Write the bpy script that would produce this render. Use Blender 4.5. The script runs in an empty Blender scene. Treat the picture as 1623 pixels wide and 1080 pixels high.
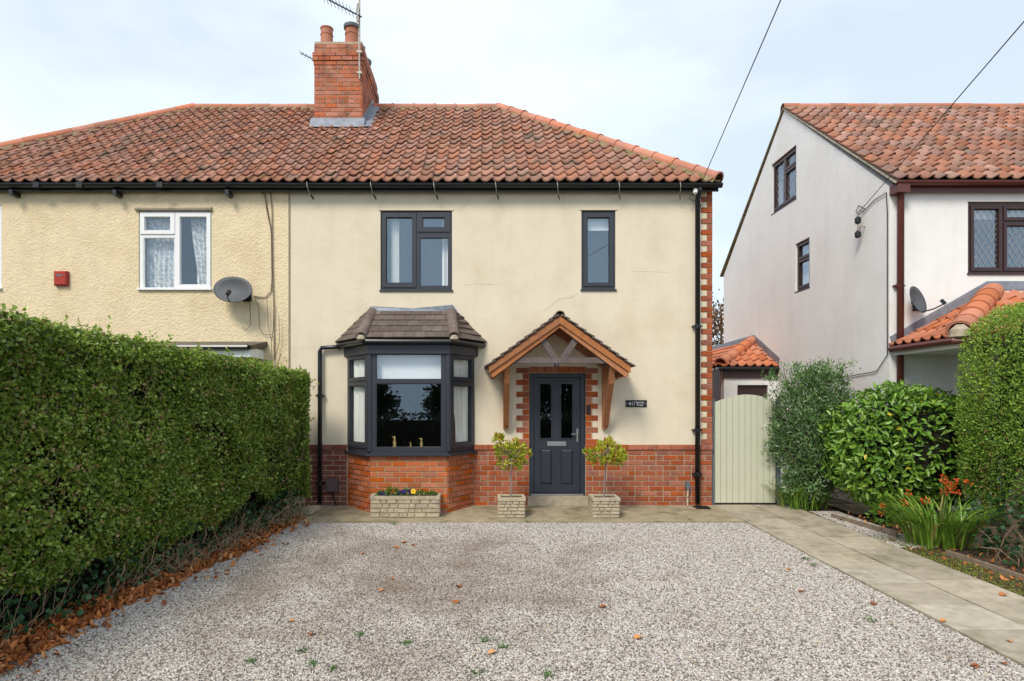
import bpy, bmesh, math, random
import numpy as np
from mathutils import Vector, Matrix

random.seed(7); rng = np.random.default_rng(7)
S = bpy.context.scene
COL = S.collection
PI = math.pi
def rad(a): return math.radians(a)

# ------------------------------------------------------------------ camera
F = 1007.0; PX, PY = 768.0, 640.0; D = 10.6; H = 1.716     # photo pixels: focal length, vanishing point; metres: distance and height
cd = bpy.data.cameras.new('camera'); cam = bpy.data.objects.new('camera', cd); COL.objects.link(cam)
cam.location = (0, -D, H); cam.rotation_euler = (PI/2, 0, 0)
cd.sensor_width = 36; cd.lens = 36*F/1623
cd.shift_x = (811.5-PX)/1623; cd.shift_y = (PY-540)/1623
cd.clip_end = 2000; cd.clip_start = 0.05
S.camera = cam
# ------------------------------------------------------------------ sky
SUN_AZ, SUN_EL = rad(-30), rad(46)          # azimuth from straight behind the camera (-Y) towards -X
w = bpy.data.worlds.new('World'); S.world = w; w.use_nodes = True
nt = w.node_tree; nt.nodes.clear()
out = nt.nodes.new('ShaderNodeOutputWorld'); bg = nt.nodes.new('ShaderNodeBackground')
sky = nt.nodes.new('ShaderNodeTexSky'); sky.sky_type = 'NISHITA'; sky.sun_disc = False
sky.sun_elevation = SUN_EL
sundir = Vector((math.sin(SUN_AZ)*math.cos(SUN_EL), -math.cos(SUN_AZ)*math.cos(SUN_EL), math.sin(SUN_EL)))
sky.sun_rotation = math.atan2(sundir.x, sundir.y)
tc = nt.nodes.new('ShaderNodeTexCoord'); mp = nt.nodes.new('ShaderNodeMapping')
mp.inputs['Scale'].default_value = (1.0, 1.0, 2.6); mp.inputs['Location'].default_value = (0.35, 0.2, 0.1)
no = nt.nodes.new('ShaderNodeTexNoise'); no.inputs['Scale'].default_value = 1.7; no.inputs['Detail'].default_value = 6
no.inputs['Roughness'].default_value = 0.5
rp = nt.nodes.new('ShaderNodeValToRGB'); rp.color_ramp.elements[0].position = 0.36; rp.color_ramp.elements[1].position = 0.56
rp.color_ramp.elements[0].color = (.68,.68,.68,1); rp.color_ramp.elements[1].color = (1,1,1,1)
mx = nt.nodes.new('ShaderNodeMix'); mx.data_type = 'RGBA'
mx.inputs['B'].default_value = (6.5, 7.32, 8.25, 1)
nt.links.new(tc.outputs['Generated'], mp.inputs['Vector']); nt.links.new(mp.outputs[0], no.inputs['Vector'])
nt.links.new(no.outputs['Fac'], rp.inputs[0]); nt.links.new(rp.outputs[0], mx.inputs['Factor'])
nt.links.new(sky.outputs[0], mx.inputs['A']); nt.links.new(mx.outputs['Result'], bg.inputs['Color'])
bg.inputs['Strength'].default_value = 0.1
nt.links.new(bg.outputs[0], out.inputs[0])
# ------------------------------------------------------------------ sun through thin cloud
sl = bpy.data.lights.new('sun', 'SUN'); sl.energy = 2.1; sl.angle = rad(18); sl.color = (1.0, .93, .82)
so = bpy.data.objects.new('sun', sl); COL.objects.link(so)
so.rotation_euler = sundir.to_track_quat('Z', 'Y').to_euler(); so.location = (0, -20, 20)
# ------------------------------------------------------------------ exposure
S.view_settings.view_transform = 'Standard'; S.view_settings.look = 'None'
S.view_settings.exposure = 0.58; S.view_settings.gamma = 1.0; S.view_settings.use_curve_mapping = False

# ------------------------------------------------------------------ helpers
WM = {}
def gz(y):                                   # drive rises gently to the house
    return 0.04*max(y, -14.0) if y < 0 else 0.0
def P(px, py, Y):                            # pixel on the plane y = Y
    s = (D+Y)/F
    return Vector(((px-PX)*s, Y, H-(py-PY)*s))
def G(px, py):                               # pixel on the sloping drive
    Z = F*(H+.04*D)/(py-PY+.04*F)
    return Vector(((px-PX)*Z/F, Z-D, gz(Z-D)))
def link(o, parent=None, M=None):
    COL.objects.link(o)
    M = M or Matrix.Identity(4)
    if parent is not None:
        o.parent = parent; o.matrix_parent_inverse = WM[parent.name].inverted()
    o.matrix_basis = M
    WM[o.name] = M.copy()
    return o
def thing(name, label, cat, loc=(0,0,0), group=None):
    o = bpy.data.objects.new(name, None); o.empty_display_size = .2
    link(o, None, Matrix.Translation(loc)); tag(o, label, cat, group); return o
def tag(o, label, cat, group=None):
    o['label'] = label; o['category'] = cat
    if group: o['group'] = group
    return o
def struct(o): o['kind'] = 'structure'; return o
def stuff(o): o['kind'] = 'stuff'; return o
class MB:
    def __init__(s): s.v = []; s.f = []
    def add(s, vs, fs):
        n = len(s.v); s.v += [tuple(v) for v in vs]; s.f += [tuple(i+n for i in f) for f in fs]; return s
    def box(s, x0, x1, y0, y1, z0, z1, M=None):
        vs = [Vector((x,y,z)) for x in (x0,x1) for y in (y0,y1) for z in (z0,z1)]
        if M: vs = [M@v for v in vs]
        return s.add(vs, [(0,1,3,2),(4,6,7,5),(0,4,5,1),(2,3,7,6),(0,2,6,4),(1,5,7,3)])
    def bar(s, a, b, wx, wz, up=Vector((0,0,1))):          # rectangular bar from a to b
        a = Vector(a); b = Vector(b); d = (b-a).normalized(); x = d.cross(up)
        if x.length < 1e-4: x = d.cross(Vector((0,1,0)))
        x.normalize(); z = x.cross(d).normalized()
        vs = [p + x*sx*wx/2 + z*sz*wz/2 for p in (a,b) for sx in (-1,1) for sz in (-1,1)]
        return s.add(vs, [(0,2,3,1),(4,5,7,6),(0,1,5,4),(2,6,7,3),(0,4,6,2),(1,3,7,5)])
    def tube(s, pts, r, seg=8, caps=True):
        pts = [Vector(p) for p in pts]; n = len(pts); base = len(s.v)
        rs = r if isinstance(r, (list,tuple)) else [r]*n
        prev = None
        for i, p in enumerate(pts):
            d = (pts[min(i+1,n-1)]-pts[max(i-1,0)]).normalized()
            x = prev - d*prev.dot(d) if prev is not None else d.orthogonal()
            if x.length < 1e-5: x = d.orthogonal()
            x.normalize(); prev = x; y = d.cross(x)
            for k in range(seg):
                a = 2*PI*k/seg; s.v.append(tuple(p + (x*math.cos(a)+y*math.sin(a))*rs[i]))
        for i in range(n-1):
            for k in range(seg):
                k2 = (k+1)%seg
                s.f.append((base+i*seg+k, base+i*seg+k2, base+(i+1)*seg+k2, base+(i+1)*seg+k))
        if caps:
            s.f.append(tuple(base+k for k in reversed(range(seg)))); s.f.append(tuple(base+(n-1)*seg+k for k in range(seg)))
        return s
    def lathe(s, c, prof, seg=16):
        c = Vector(c); base = len(s.v); n = len(prof)
        for r, z in prof:
            for k in range(seg):
                a = 2*PI*k/seg; s.v.append((c.x+r*math.cos(a), c.y+r*math.sin(a), c.z+z))
        for i in range(n-1):
            for k in range(seg):
                k2 = (k+1)%seg; s.f.append((base+i*seg+k, base+i*seg+k2, base+(i+1)*seg+k2, base+(i+1)*seg+k))
        s.f.append(tuple(base+k for k in reversed(range(seg)))); s.f.append(tuple(base+(n-1)*seg+k for k in range(seg)))
        return s
    def prism(s, poly, vec):                               # closed polygon pushed along vec
        n = len(poly); vec = Vector(vec); poly = [Vector(p) for p in poly]
        return s.add(poly+[p+vec for p in poly], [tuple(range(n)), tuple(range(2*n-1, n-1, -1))] + [(i, i+n, (i+1)%n+n, (i+1)%n) for i in range(n)])
    def mesh(s, name, mat, smooth=False):
        me = bpy.data.meshes.new(name); me.from_pydata(s.v, [], s.f); me.update()
        bm = bmesh.new(); bm.from_mesh(me); bmesh.ops.recalc_face_normals(bm, faces=bm.faces); bm.to_mesh(me); bm.free()
        me.materials.append(mat)
        if smooth: me.polygons.foreach_set('use_smooth', [True]*len(me.polygons))
        return me
    def build(s, name, mat, parent=None, smooth=False):
        return link(bpy.data.objects.new(name, s.mesh(name, mat, smooth)), parent)
def plate(u0, u1, w0, w1, holes, t, M, mb=None):
    """a plate in local (u, depth, w) with rectangular holes; depth 0 is the front, t the back"""
    mb = mb or MB()
    us = sorted({u0,u1} | {min(max(h[i],u0),u1) for h in holes for i in (0,1)})
    ws = sorted({w0,w1} | {min(max(h[i],w0),w1) for h in holes for i in (2,3)})
    nu, nw = len(us)-1, len(ws)-1
    def solid(i, j):
        if i < 0 or j < 0 or i >= nu or j >= nw: return False
        cu, cw = (us[i]+us[i+1])/2, (ws[j]+ws[j+1])/2
        return not any(h[0] < cu < h[1] and h[2] < cw < h[3] for h in holes)
    idx = {}; vs = []; fs = []
    def V(i, j, d):
        k = (i,j,d)
        if k not in idx: idx[k] = len(vs); vs.append(M @ Vector((us[i], t if d else 0, ws[j])))
        return idx[k]
    for i in range(nu):
        for j in range(nw):
            if not solid(i,j): continue
            fs.append((V(i,j,0),V(i+1,j,0),V(i+1,j+1,0),V(i,j+1,0)))
            fs.append((V(i,j,1),V(i,j+1,1),V(i+1,j+1,1),V(i+1,j,1)))
            if not solid(i-1,j): fs.append((V(i,j,0),V(i,j+1,0),V(i,j+1,1),V(i,j,1)))
            if not solid(i+1,j): fs.append((V(i+1,j,0),V(i+1,j,1),V(i+1,j+1,1),V(i+1,j+1,0)))
            if not solid(i,j-1): fs.append((V(i,j,0),V(i,j,1),V(i+1,j,1),V(i+1,j,0)))
            if not solid(i,j+1): fs.append((V(i,j+1,0),V(i+1,j+1,0),V(i+1,j+1,1),V(i,j+1,1)))
    return mb.add(vs, fs)
def frameM(o, u):                                          # local u along vector u, w up, depth into the wall
    u = Vector(u).normalized(); z = Vector((0,0,1)); d = z.cross(u)
    return Matrix(((u.x,d.x,0,o[0]),(u.y,d.y,0,o[1]),(0,0,1,o[2]),(0,0,0,1)))
I4 = Matrix.Identity(4)
def npmesh(name, V, faces_n, rnd, mat, parent=None, smooth=False):
    """V (n*k,3) numpy, faces as int array (m,k) ; rnd one value per face"""
    me = bpy.data.meshes.new(name); m, k = faces_n.shape
    me.vertices.add(len(V)); me.vertices.foreach_set('co', V.astype(np.float32).ravel())
    me.loops.add(m*k); me.loops.foreach_set('vertex_index', faces_n.astype(np.int32).ravel())
    me.polygons.add(m); me.polygons.foreach_set('loop_start', np.arange(0, m*k, k, dtype=np.int32))
    me.update(calc_edges=True)
    a = me.attributes.new('rnd', 'FLOAT', 'FACE'); a.data.foreach_set('value', rnd.astype(np.float32))
    if smooth: me.polygons.foreach_set('use_smooth', np.ones(m, dtype=bool))
    me.materials.append(mat)
    return link(bpy.data.objects.new(name, me), parent)

# ------------------------------------------------------------------ materials
def mat(name, col, rough=.8, var=.12, scale=6, bump=0, bscale=60, tint=0, col2=None, c2amt=0, c2scale=1.5, metal=0, spec=.3, detail=5, c2lo=.5, c2hi=.65, streak=0):
    """Principled with noise variation (var), per-piece tint, second colour in patches, bump"""
    m = bpy.data.materials.new(name); m.use_nodes = True; n = m.node_tree.nodes; L = m.node_tree.links
    b = n['Principled BSDF']; b.inputs['Roughness'].default_value = rough; b.inputs['Metallic'].default_value = metal
    b.inputs['Specular IOR Level'].default_value = spec
    geo = n.new('ShaderNodeNewGeometry')
    def noise(sc, det=detail, ro=.6):
        t = n.new('ShaderNodeTexNoise'); t.inputs['Scale'].default_value = sc; t.inputs['Detail'].default_value = det
        t.inputs['Roughness'].default_value = ro; L.new(geo.outputs['Position'], t.inputs['Vector']); return t
    cur = n.new('ShaderNodeRGB'); cur.outputs[0].default_value = (*col, 1); cur = cur.outputs[0]
    if col2 is not None:
        t = noise(c2scale); r = n.new('ShaderNodeMapRange'); r.inputs['From Min'].default_value = c2lo; r.inputs['From Max'].default_value = c2hi
        r.inputs['To Max'].default_value = c2amt; L.new(t.outputs['Fac'], r.inputs['Value'])
        x = n.new('ShaderNodeMix'); x.data_type = 'RGBA'; x.inputs['B'].default_value = (*col2, 1)
        L.new(cur, x.inputs['A']); L.new(r.outputs[0], x.inputs['Factor']); cur = x.outputs['Result']
    val = None
    if var:
        t = noise(scale); r = n.new('ShaderNodeMapRange'); r.inputs['From Min'].default_value = .25; r.inputs['From Max'].default_value = .75
        r.inputs['To Min'].default_value = 1-var; r.inputs['To Max'].default_value = 1+var; L.new(t.outputs['Fac'], r.inputs['Value']); val = r.outputs[0]
    if streak:
        t = n.new('ShaderNodeTexNoise'); t.inputs['Scale'].default_value = 1; t.inputs['Detail'].default_value = 5; mq = n.new('ShaderNodeMapping'); mq.inputs['Scale'].default_value = (5,5,.55)
        L.new(geo.outputs['Position'], mq.inputs['Vector']); L.new(mq.outputs[0], t.inputs['Vector'])
        r = n.new('ShaderNodeMapRange'); r.inputs['From Min'].default_value = .5; r.inputs['From Max'].default_value = .75; r.inputs['To Min'].default_value = 1; r.inputs['To Max'].default_value = 1-streak; L.new(t.outputs['Fac'], r.inputs['Value'])
        mu = n.new('ShaderNodeMath'); mu.operation = 'MULTIPLY'; L.new(val, mu.inputs[0]); L.new(r.outputs[0], mu.inputs[1]); val = mu.outputs[0]
    hs = n.new('ShaderNodeHueSaturation'); L.new(cur, hs.inputs['Color'])
    if tint:
        oi = n.new('ShaderNodeObjectInfo'); at = n.new('ShaderNodeAttribute'); at.attribute_name = 'rnd'
        a = n.new('ShaderNodeMath'); a.operation = 'ADD'; L.new(oi.outputs['Random'], a.inputs[0]); L.new(at.outputs['Fac'], a.inputs[1])
        fr = n.new('ShaderNodeMath'); fr.operation = 'FRACT'; L.new(a.outputs[0], fr.inputs[0])
        r = n.new('ShaderNodeMapRange'); r.inputs['To Min'].default_value = 1-tint; r.inputs['To Max'].default_value = 1+tint*.7; L.new(fr.outputs[0], r.inputs['Value'])
        if val is not None:
            mu = n.new('ShaderNodeMath'); mu.operation = 'MULTIPLY'; L.new(val, mu.inputs[0]); L.new(r.outputs[0], mu.inputs[1]); val = mu.outputs[0]
        else: val = r.outputs[0]
        f2 = n.new('ShaderNodeMath'); f2.operation = 'MULTIPLY'; f2.inputs[1].default_value = 7.31; L.new(fr.outputs[0], f2.inputs[0])
        f3 = n.new('ShaderNodeMath'); f3.operation = 'FRACT'; L.new(f2.outputs[0], f3.inputs[0])
        r2 = n.new('ShaderNodeMapRange'); r2.inputs['To Min'].default_value = 1-tint*.9; r2.inputs['To Max'].default_value = 1+tint*.3; L.new(f3.outputs[0], r2.inputs['Value'])
        L.new(r2.outputs[0], hs.inputs['Saturation'])
    if val is not None: L.new(val, hs.inputs['Value'])
    L.new(hs.outputs[0], b.inputs['Base Color'])
    if bump:
        t = noise(bscale, 4); bp = n.new('ShaderNodeBump'); bp.inputs['Strength'].default_value = bump; bp.inputs['Distance'].default_value = .02
        L.new(t.outputs['Fac'], bp.inputs['Height']); L.new(bp.outputs[0], b.inputs['Normal'])
    m['p'] = 1
    return m
def leafmat(name, stops, rough=.45, trans=.25):
    m = bpy.data.materials.new(name); m.use_nodes = True; n = m.node_tree.nodes; L = m.node_tree.links
    b = n['Principled BSDF']; b.inputs['Roughness'].default_value = rough; b.inputs['Specular IOR Level'].default_value = .5
    at = n.new('ShaderNodeAttribute'); at.attribute_name = 'rnd'
    r = n.new('ShaderNodeValToRGB'); el = r.color_ramp.elements
    while len(el) < len(stops): el.new(.5)
    for e, (p, c) in zip(el, stops): e.position = p; e.color = (*c, 1)
    L.new(at.outputs['Fac'], r.inputs[0]); L.new(r.outputs[0], b.inputs['Base Color'])
    tr = n.new('ShaderNodeBsdfTranslucent'); L.new(r.outputs[0], tr.inputs['Color'])
    x = n.new('ShaderNodeMixShader'); x.inputs[0].default_value = trans
    L.new(b.outputs[0], x.inputs[1]); L.new(tr.outputs[0], x.inputs[2]); L.new(x.outputs[0], n['Material Output'].inputs['Surface'])
    return m
def glassmat(name, refl, tint=(.975,.985,.98)):
    m = bpy.data.materials.new(name); m.use_nodes = True; n = m.node_tree.nodes; L = m.node_tree.links
    n.remove(n['Principled BSDF'])
    t = n.new('ShaderNodeBsdfTransparent'); t.inputs[0].default_value = (*tint, 1)
    g = n.new('ShaderNodeBsdfGlossy'); g.inputs['Roughness'].default_value = .01; g.inputs[0].default_value = (.70,.86,1,1)
    ge = n.new('ShaderNodeNewGeometry'); dt = n.new('ShaderNodeVectorMath'); dt.operation = 'DOT_PRODUCT'; L.new(ge.outputs['Incoming'], dt.inputs[0]); L.new(ge.outputs['Normal'], dt.inputs[1])
    ab = n.new('ShaderNodeMath'); ab.operation = 'ABSOLUTE'; L.new(dt.outputs['Value'], ab.inputs[0]); om = n.new('ShaderNodeMath'); om.operation = 'SUBTRACT'; om.inputs[0].default_value = 1; L.new(ab.outputs[0], om.inputs[1])
    pw = n.new('ShaderNodeMath'); pw.operation = 'POWER'; pw.inputs[1].default_value = 5; L.new(om.outputs[0], pw.inputs[0]); lw = n.new('ShaderNodeMath'); lw.operation = 'MULTIPLY_ADD'; lw.inputs[1].default_value = .93; lw.inputs[2].default_value = .03; L.new(pw.outputs[0], lw.inputs[0])
    a = n.new('ShaderNodeMath'); a.operation = 'ADD'; a.inputs[1].default_value = refl; a.use_clamp = True; L.new(lw.outputs[0], a.inputs[0])
    x = n.new('ShaderNodeMixShader'); L.new(a.outputs[0], x.inputs[0]); L.new(t.outputs[0], x.inputs[1]); L.new(g.outputs[0], x.inputs[2])
    L.new(x.outputs[0], n['Material Output'].inputs['Surface']); return m
M = {}
M['cream'] = mat('cream_render', (.70,.615,.47), .9, .05, 2.6, .22, 16, col2=(.61,.52,.37), c2amt=.6, c2scale=.9, streak=.045)
M['cream_block'] = mat('cream_block', (.66,.57,.42), .9, .08, 8, .2, 40)
M['yellow'] = mat('roughcast_yellow', (.76,.625,.41), .9, .06, 5, 1.0, 30, col2=(.64,.49,.29), c2amt=.4, c2scale=1.1, detail=3, streak=.07)
M['white'] = mat('white_render', (.80,.79,.765), .9, .05, 1.2, .35, 45, col2=(.70,.67,.62), c2amt=.4, c2scale=.7, streak=.05)
M['tile'] = mat('clay_pantile', (.355,.165,.105), .85, .25, 9, .3, 90, tint=.2, col2=(.16,.125,.09), c2amt=.8, c2scale=2.6, c2lo=.53, c2hi=.68)
M['tile_r'] = mat('clay_pantile_right', (.35,.155,.098), .85, .25, 9, .3, 90, tint=.28, col2=(.20,.15,.11), c2amt=.6, c2scale=2.2)
M['terracotta'] = mat('terracotta', (.50,.165,.075), .75, .12, 8, .15, 80, tint=.15)
M['ridge'] = mat('ridge_tile', (.50,.185,.105), .8, .15, 6, .15, 80, tint=.16, col2=(.20,.14,.10), c2amt=.35, c2scale=3)
M['bedding'] = mat('ridge_mortar', (.27,.22,.12), .95, .3, 14, .6, 50, col2=(.12,.13,.03), c2amt=.8, c2scale=5)
M['underlay'] = mat('roof_underlay', (.05,.035,.03), .95)
M['brick'] = mat('red_brick', (.37,.090,.030), .88, .16, 22, .3, 120, tint=.2, col2=(.17,.055,.045), c2amt=.6, c2scale=4)
M['brick_bay'] = mat('orange_brick', (.46,.115,.030), .88, .14, 22, .3, 120, tint=.22)
M['brick_dark'] = mat('dark_brick', (.20,.060,.046), .85, .16, 22, .3, 120, tint=.2)
M['brick_stack'] = mat('stack_brick', (.46,.14,.065), .9, .2, 22, .4, 120, tint=.2, col2=(.10,.06,.045), c2amt=.6, c2scale=3)
M['mortar'] = mat('pale_mortar', (.45,.34,.235), .95, .2, 20, .4, 150)
M['mortar_bay'] = mat('sand_mortar', (.47,.36,.20), .95, .2, 20, .4, 150)
M['anthracite'] = mat('anthracite_frame', (.030,.034,.045), .38, .04, 20, spec=.5)
M['doorblue'] = mat('blue_grey_door', (.022,.028,.040), .42, .05, 20, spec=.5)
M['black'] = mat('black_plastic', (.010,.011,.013), .32, .1, 20, spec=.5)
M['brown'] = mat('brown_plastic', (.11,.032,.024), .4, .1, 8, spec=.4)
M['brownframe'] = mat('brown_frame', (.045,.022,.022), .4, .1, 8, spec=.4)
M['upvc'] = mat('white_frame', (.78,.78,.78), .35, .03, 10, spec=.5)
M['concrete'] = mat('concrete', (.33,.27,.18), .92, .25, 5, .35, 70, col2=(.17,.15,.075), c2amt=.85, c2scale=1.9)
M['stone'] = mat('step_stone', (.40,.34,.25), .92, .3, 9, .5, 60)
M['slab'] = mat('paving_slab', (.39,.335,.25), .9, .22, 9, .35, 90, tint=.14, col2=(.25,.215,.135), c2amt=.8, c2scale=2.4)
M['cast'] = mat('cast_stone', (.46,.385,.27), .92, .22, 14, .5, 80, tint=.12, col2=(.33,.27,.19), c2amt=.5, c2scale=9)
M['castjoint'] = mat('cast_stone_joint', (.30,.25,.17), .95, .2, 20)
M['soil'] = mat('soil', (.075,.052,.036), .98, .4, 15, .9, 40, col2=(.15,.07,.03), c2amt=.8, c2scale=6)
M['earth'] = mat('earth', (.09,.085,.045), .98, .3, 2, .5, 30)
M['asphalt'] = mat('asphalt', (.055,.055,.058), .9, .2, 4, .4, 150)
M['lead'] = mat('lead_flashing', (.24,.26,.30), .55, .3, 9, .3, 30, metal=.3)
M['wood'] = mat('oiled_timber', (.36,.130,.040), .6, .25, 9, .15, 60, tint=.15)
M['greywood'] = mat('weathered_timber', (.125,.10,.092), .75, .3, 12, .3, 60)
M['slate'] = mat('brown_plain_tile', (.125,.092,.075), .8, .15, 14, .2, 100, tint=.26, col2=(.20,.17,.145), c2amt=.4, c2scale=5)
M['sage'] = mat('sage_paint', (.54,.54,.41), .5, .03, 3, .05, 30, spec=.4)
M['greypost'] = mat('grey_post', (.12,.135,.15), .6, .1, 8)
M['chrome'] = mat('brushed_metal', (.55,.55,.56), .3, .05, 20, metal=.9)
M['galv'] = mat('galvanised_strap', (.42,.38,.32), .6, .2, 20, metal=.4)
M['dish'] = mat('dish_grey', (.085,.088,.095), .55, .1, 12)
M['red'] = mat('alarm_red', (.36,.035,.022), .45, .08, 10)
M['curtain'] = mat('curtain_cloth', (.86,.84,.80), .9, .05, 8)
M['net'] = mat('net_curtain', (.60,.60,.60), .9, .85, 22, detail=8)  # net cloth; its strong speckle paints in the branches mirrored by the pane
M['blind'] = mat('blind_cloth', (.85,.87,.88), .8, .04, 5)
M['room'] = mat('room_wall', (.16,.14,.12), .95, .1, 2)
M['gold'] = mat('gilt', (.55,.40,.17), .4, .1, 20, metal=.5)
M['greybox'] = mat('meter_box', (.105,.075,.078), .6, .1, 12)
M['plaque'] = mat('plaque_slate', (.018,.019,.021), .5, .1, 20)
M['letter'] = mat('white_lettering', (.8,.8,.78), .6, 0)
M['bark'] = mat('bark', (.14,.10,.07), .95, .3, 25, .6, 60)
M['twig'] = mat('twig', (.30,.22,.14), .95, .5, 18, .3, 60)
M['greystem'] = mat('grey_stem', (.24,.20,.18), .9, .2, 30)
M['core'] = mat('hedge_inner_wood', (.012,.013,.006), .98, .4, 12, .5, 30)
M['timber'] = mat('edging_timber', (.22,.17,.12), .9, .3, 12)
M['purple'] = mat('purple_wrapper', (.16,.05,.55), .35, .1, 30)
M['paper'] = mat('white_paper', (.75,.75,.78), .6, .05, 30)
M['yellowflower'] = mat('yellow_petal', (.85,.55,.03), .6, .1, 60)
M['wire'] = mat('black_cable', (.03,.03,.03), .6, .1, 20)
M['greycable'] = mat('grey_cable', (.15,.11,.08), .7, .3, 20)
M['glass'] = glassmat('window_glass', .10)
M['glass_dark'] = glassmat('bay_glass', .05)
M['glass_net'] = glassmat('neighbour_glass', .06)
M['glass_lead'] = glassmat('leaded_glass', .12)
M['lead_came'] = mat('lead_came', (.32,.33,.34), .5, .1, 20)
M['hedge'] = leafmat('hedge_leaf', [(0,(.060,.085,.015)),(.35,(.155,.24,.032)),(.7,(.28,.40,.055)),(.93,(.50,.56,.14)),(1,(.42,.28,.12))], .32, .35)
M['ivy'] = leafmat('ivy_leaf', [(0,(.015,.05,.018)),(1,(.05,.14,.04))])
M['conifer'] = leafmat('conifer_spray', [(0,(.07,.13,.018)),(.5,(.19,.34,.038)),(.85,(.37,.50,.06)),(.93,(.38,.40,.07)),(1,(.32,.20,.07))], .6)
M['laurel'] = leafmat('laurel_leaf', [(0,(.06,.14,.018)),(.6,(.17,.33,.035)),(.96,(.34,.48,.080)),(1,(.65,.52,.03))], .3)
M['budd'] = leafmat('buddleja_leaf', [(0,(.055,.12,.030)),(.6,(.17,.31,.090)),(.85,(.38,.50,.29)),(1,(.58,.66,.52))], .6)
M['strap'] = leafmat('strap_leaf', [(0,(.055,.14,.018)),(.6,(.20,.37,.038)),(.9,(.36,.48,.08)),(1,(.48,.36,.13))], .4)
M['baytree'] = leafmat('bay_leaf', [(0,(.15,.22,.018)),(.5,(.38,.44,.028)),(.85,(.62,.60,.07)),(1,(.46,.17,.025))], .35)
M['flower'] = leafmat('orange_petal', [(0,(.62,.055,.012)),(1,(.80,.16,.02))], .5)
M['pansy'] = leafmat('pansy_petal', [(0,(.045,.02,.25)),(1,(.13,.07,.48))], .6)
M['herb'] = leafmat('bedding_leaf', [(0,(.03,.10,.012)),(1,(.11,.24,.03))], .5)
M['litter'] = leafmat('dead_leaf', [(0,(.16,.045,.015)),(.5,(.46,.145,.033)),(.85,(.60,.23,.06)),(1,(.58,.36,.17))], .7, .1)
M['moss'] = leafmat('moss_blade', [(0,(.09,.13,.015)),(.7,(.24,.28,.028)),(1,(.28,.22,.06))], .8)
M['autumn'] = leafmat('autumn_leaf', [(0,(.05,.05,.02)),(.5,(.16,.09,.04)),(1,(.32,.15,.06))], .7)
M['treeleaf'] = leafmat('tree_leaf', [(0,(.012,.022,.008)),(1,(.045,.075,.02))], .6)
M['shrubbrown'] = leafmat('olive_leaf', [(0,(.06,.06,.015)),(1,(.19,.15,.05))], .5)

# ------------------------------------------------------------------ ground
mb = MB()
ys = [-60,-14,0,400]
for a, b in zip(ys, ys[1:]):
    n = len(mb.v); mb.v += [(-300,a,gz(a)-.03),(300,a,gz(a)-.03),(300,b,gz(b)-.03),(-300,b,gz(b)-.03)]; mb.f.append((n,n+1,n+2,n+3))
struct(mb.build('ground', M['earth']))
def sheet(name, pts, dz, m, sub=0):
    me = MB().add([(x,y,gz(y)+dz) for x,y in pts], [tuple(range(len(pts)))]).mesh(name, m)
    return struct(link(bpy.data.objects.new(name, me)))
sheet('road', [(-60,-20),(60,-20),(60,-14.05),(-60,-14.05)], -.02, M['asphalt'])
GX = lambda y: -2.79 + .16*(y+1.2)                        # hedge-side edge of the gravel
PL = lambda y: 3.83 - .025*y                               # left edge of the path
# gravel bed and the stones on it
gm = bpy.data.materials.new('gravel_stone'); gm.use_nodes = True; n = gm.node_tree.nodes; L = gm.node_tree.links
b = n['Principled BSDF']; b.inputs['Roughness'].default_value = .85; b.inputs['Specular IOR Level'].default_value = .25
oi = n.new('ShaderNodeObjectInfo'); r = n.new('ShaderNodeValToRGB'); el = r.color_ramp.elements
for _ in range(4): el.new(.5)
for e, (p, c) in zip(el, [(0,(.20,.17,.145)),(.22,(.315,.28,.245)),(.5,(.425,.385,.345)),(.8,(.52,.48,.44)),(.94,(.66,.63,.59)),(1,(.50,.37,.22))]): e.position = p; e.color = (*c,1)
geo = n.new('ShaderNodeNewGeometry'); tn = n.new('ShaderNodeTexNoise'); tn.inputs['Scale'].default_value = 1.1; tn.inputs['Detail'].default_value = 7; tn.inputs['Roughness'].default_value = .65
mpn = n.new('ShaderNodeMapping'); mpn.inputs['Location'].default_value = (1.3, 2.2, 0); L.new(geo.outputs['Position'], mpn.inputs['Vector']); L.new(mpn.outputs[0], tn.inputs['Vector'])
mr = n.new('ShaderNodeMapRange'); mr.inputs['From Min'].default_value = .52; mr.inputs['From Max'].default_value = .86; mr.inputs['To Max'].default_value = .75
dvm = n.new('ShaderNodeVectorMath'); dvm.operation = 'DISTANCE'; dsc = n.new('ShaderNodeVectorMath'); dsc.operation = 'MULTIPLY'; dsc.inputs[1].default_value = (.36,.42,0)
L.new(geo.outputs['Position'], dsc.inputs[0]); L.new(dsc.outputs[0], dvm.inputs[0]); dvm.inputs[1].default_value = (-.9*.36,-3.7*.42,0)      # where the cars stand and drip
dmr = n.new('ShaderNodeMapRange'); dmr.inputs['From Min'].default_value = .15; dmr.inputs['From Max'].default_value = 1.25; dmr.inputs['To Min'].default_value = .26; dmr.inputs['To Max'].default_value = -.06
L.new(dvm.outputs['Value'], dmr.inputs['Value']); dad = n.new('ShaderNodeMath'); dad.operation = 'ADD'; L.new(dmr.outputs[0], dad.inputs[0]); L.new(tn.outputs['Fac'], dad.inputs[1]); L.new(dad.outputs[0], mr.inputs['Value'])
mxg = n.new('ShaderNodeMix'); mxg.data_type = 'RGBA'; mxg.inputs['B'].default_value = (.165,.115,.072,1)
L.new(oi.outputs['Random'], r.inputs[0]); L.new(r.outputs[0], mxg.inputs['A']); L.new(mr.outputs[0], mxg.inputs['Factor']); L.new(mxg.outputs['Result'], b.inputs['Base Color'])
M['gravelbed'] = mat('gravel_bed', (.22,.19,.165), .95, .35, 60, .9, 90)
gpts = [(GX(-1.22),-1.22)] + [(PL(-1.22),-1.22),(PL(-7.6),-7.6),(GX(-7.6)-.1,-7.6)]
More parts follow.
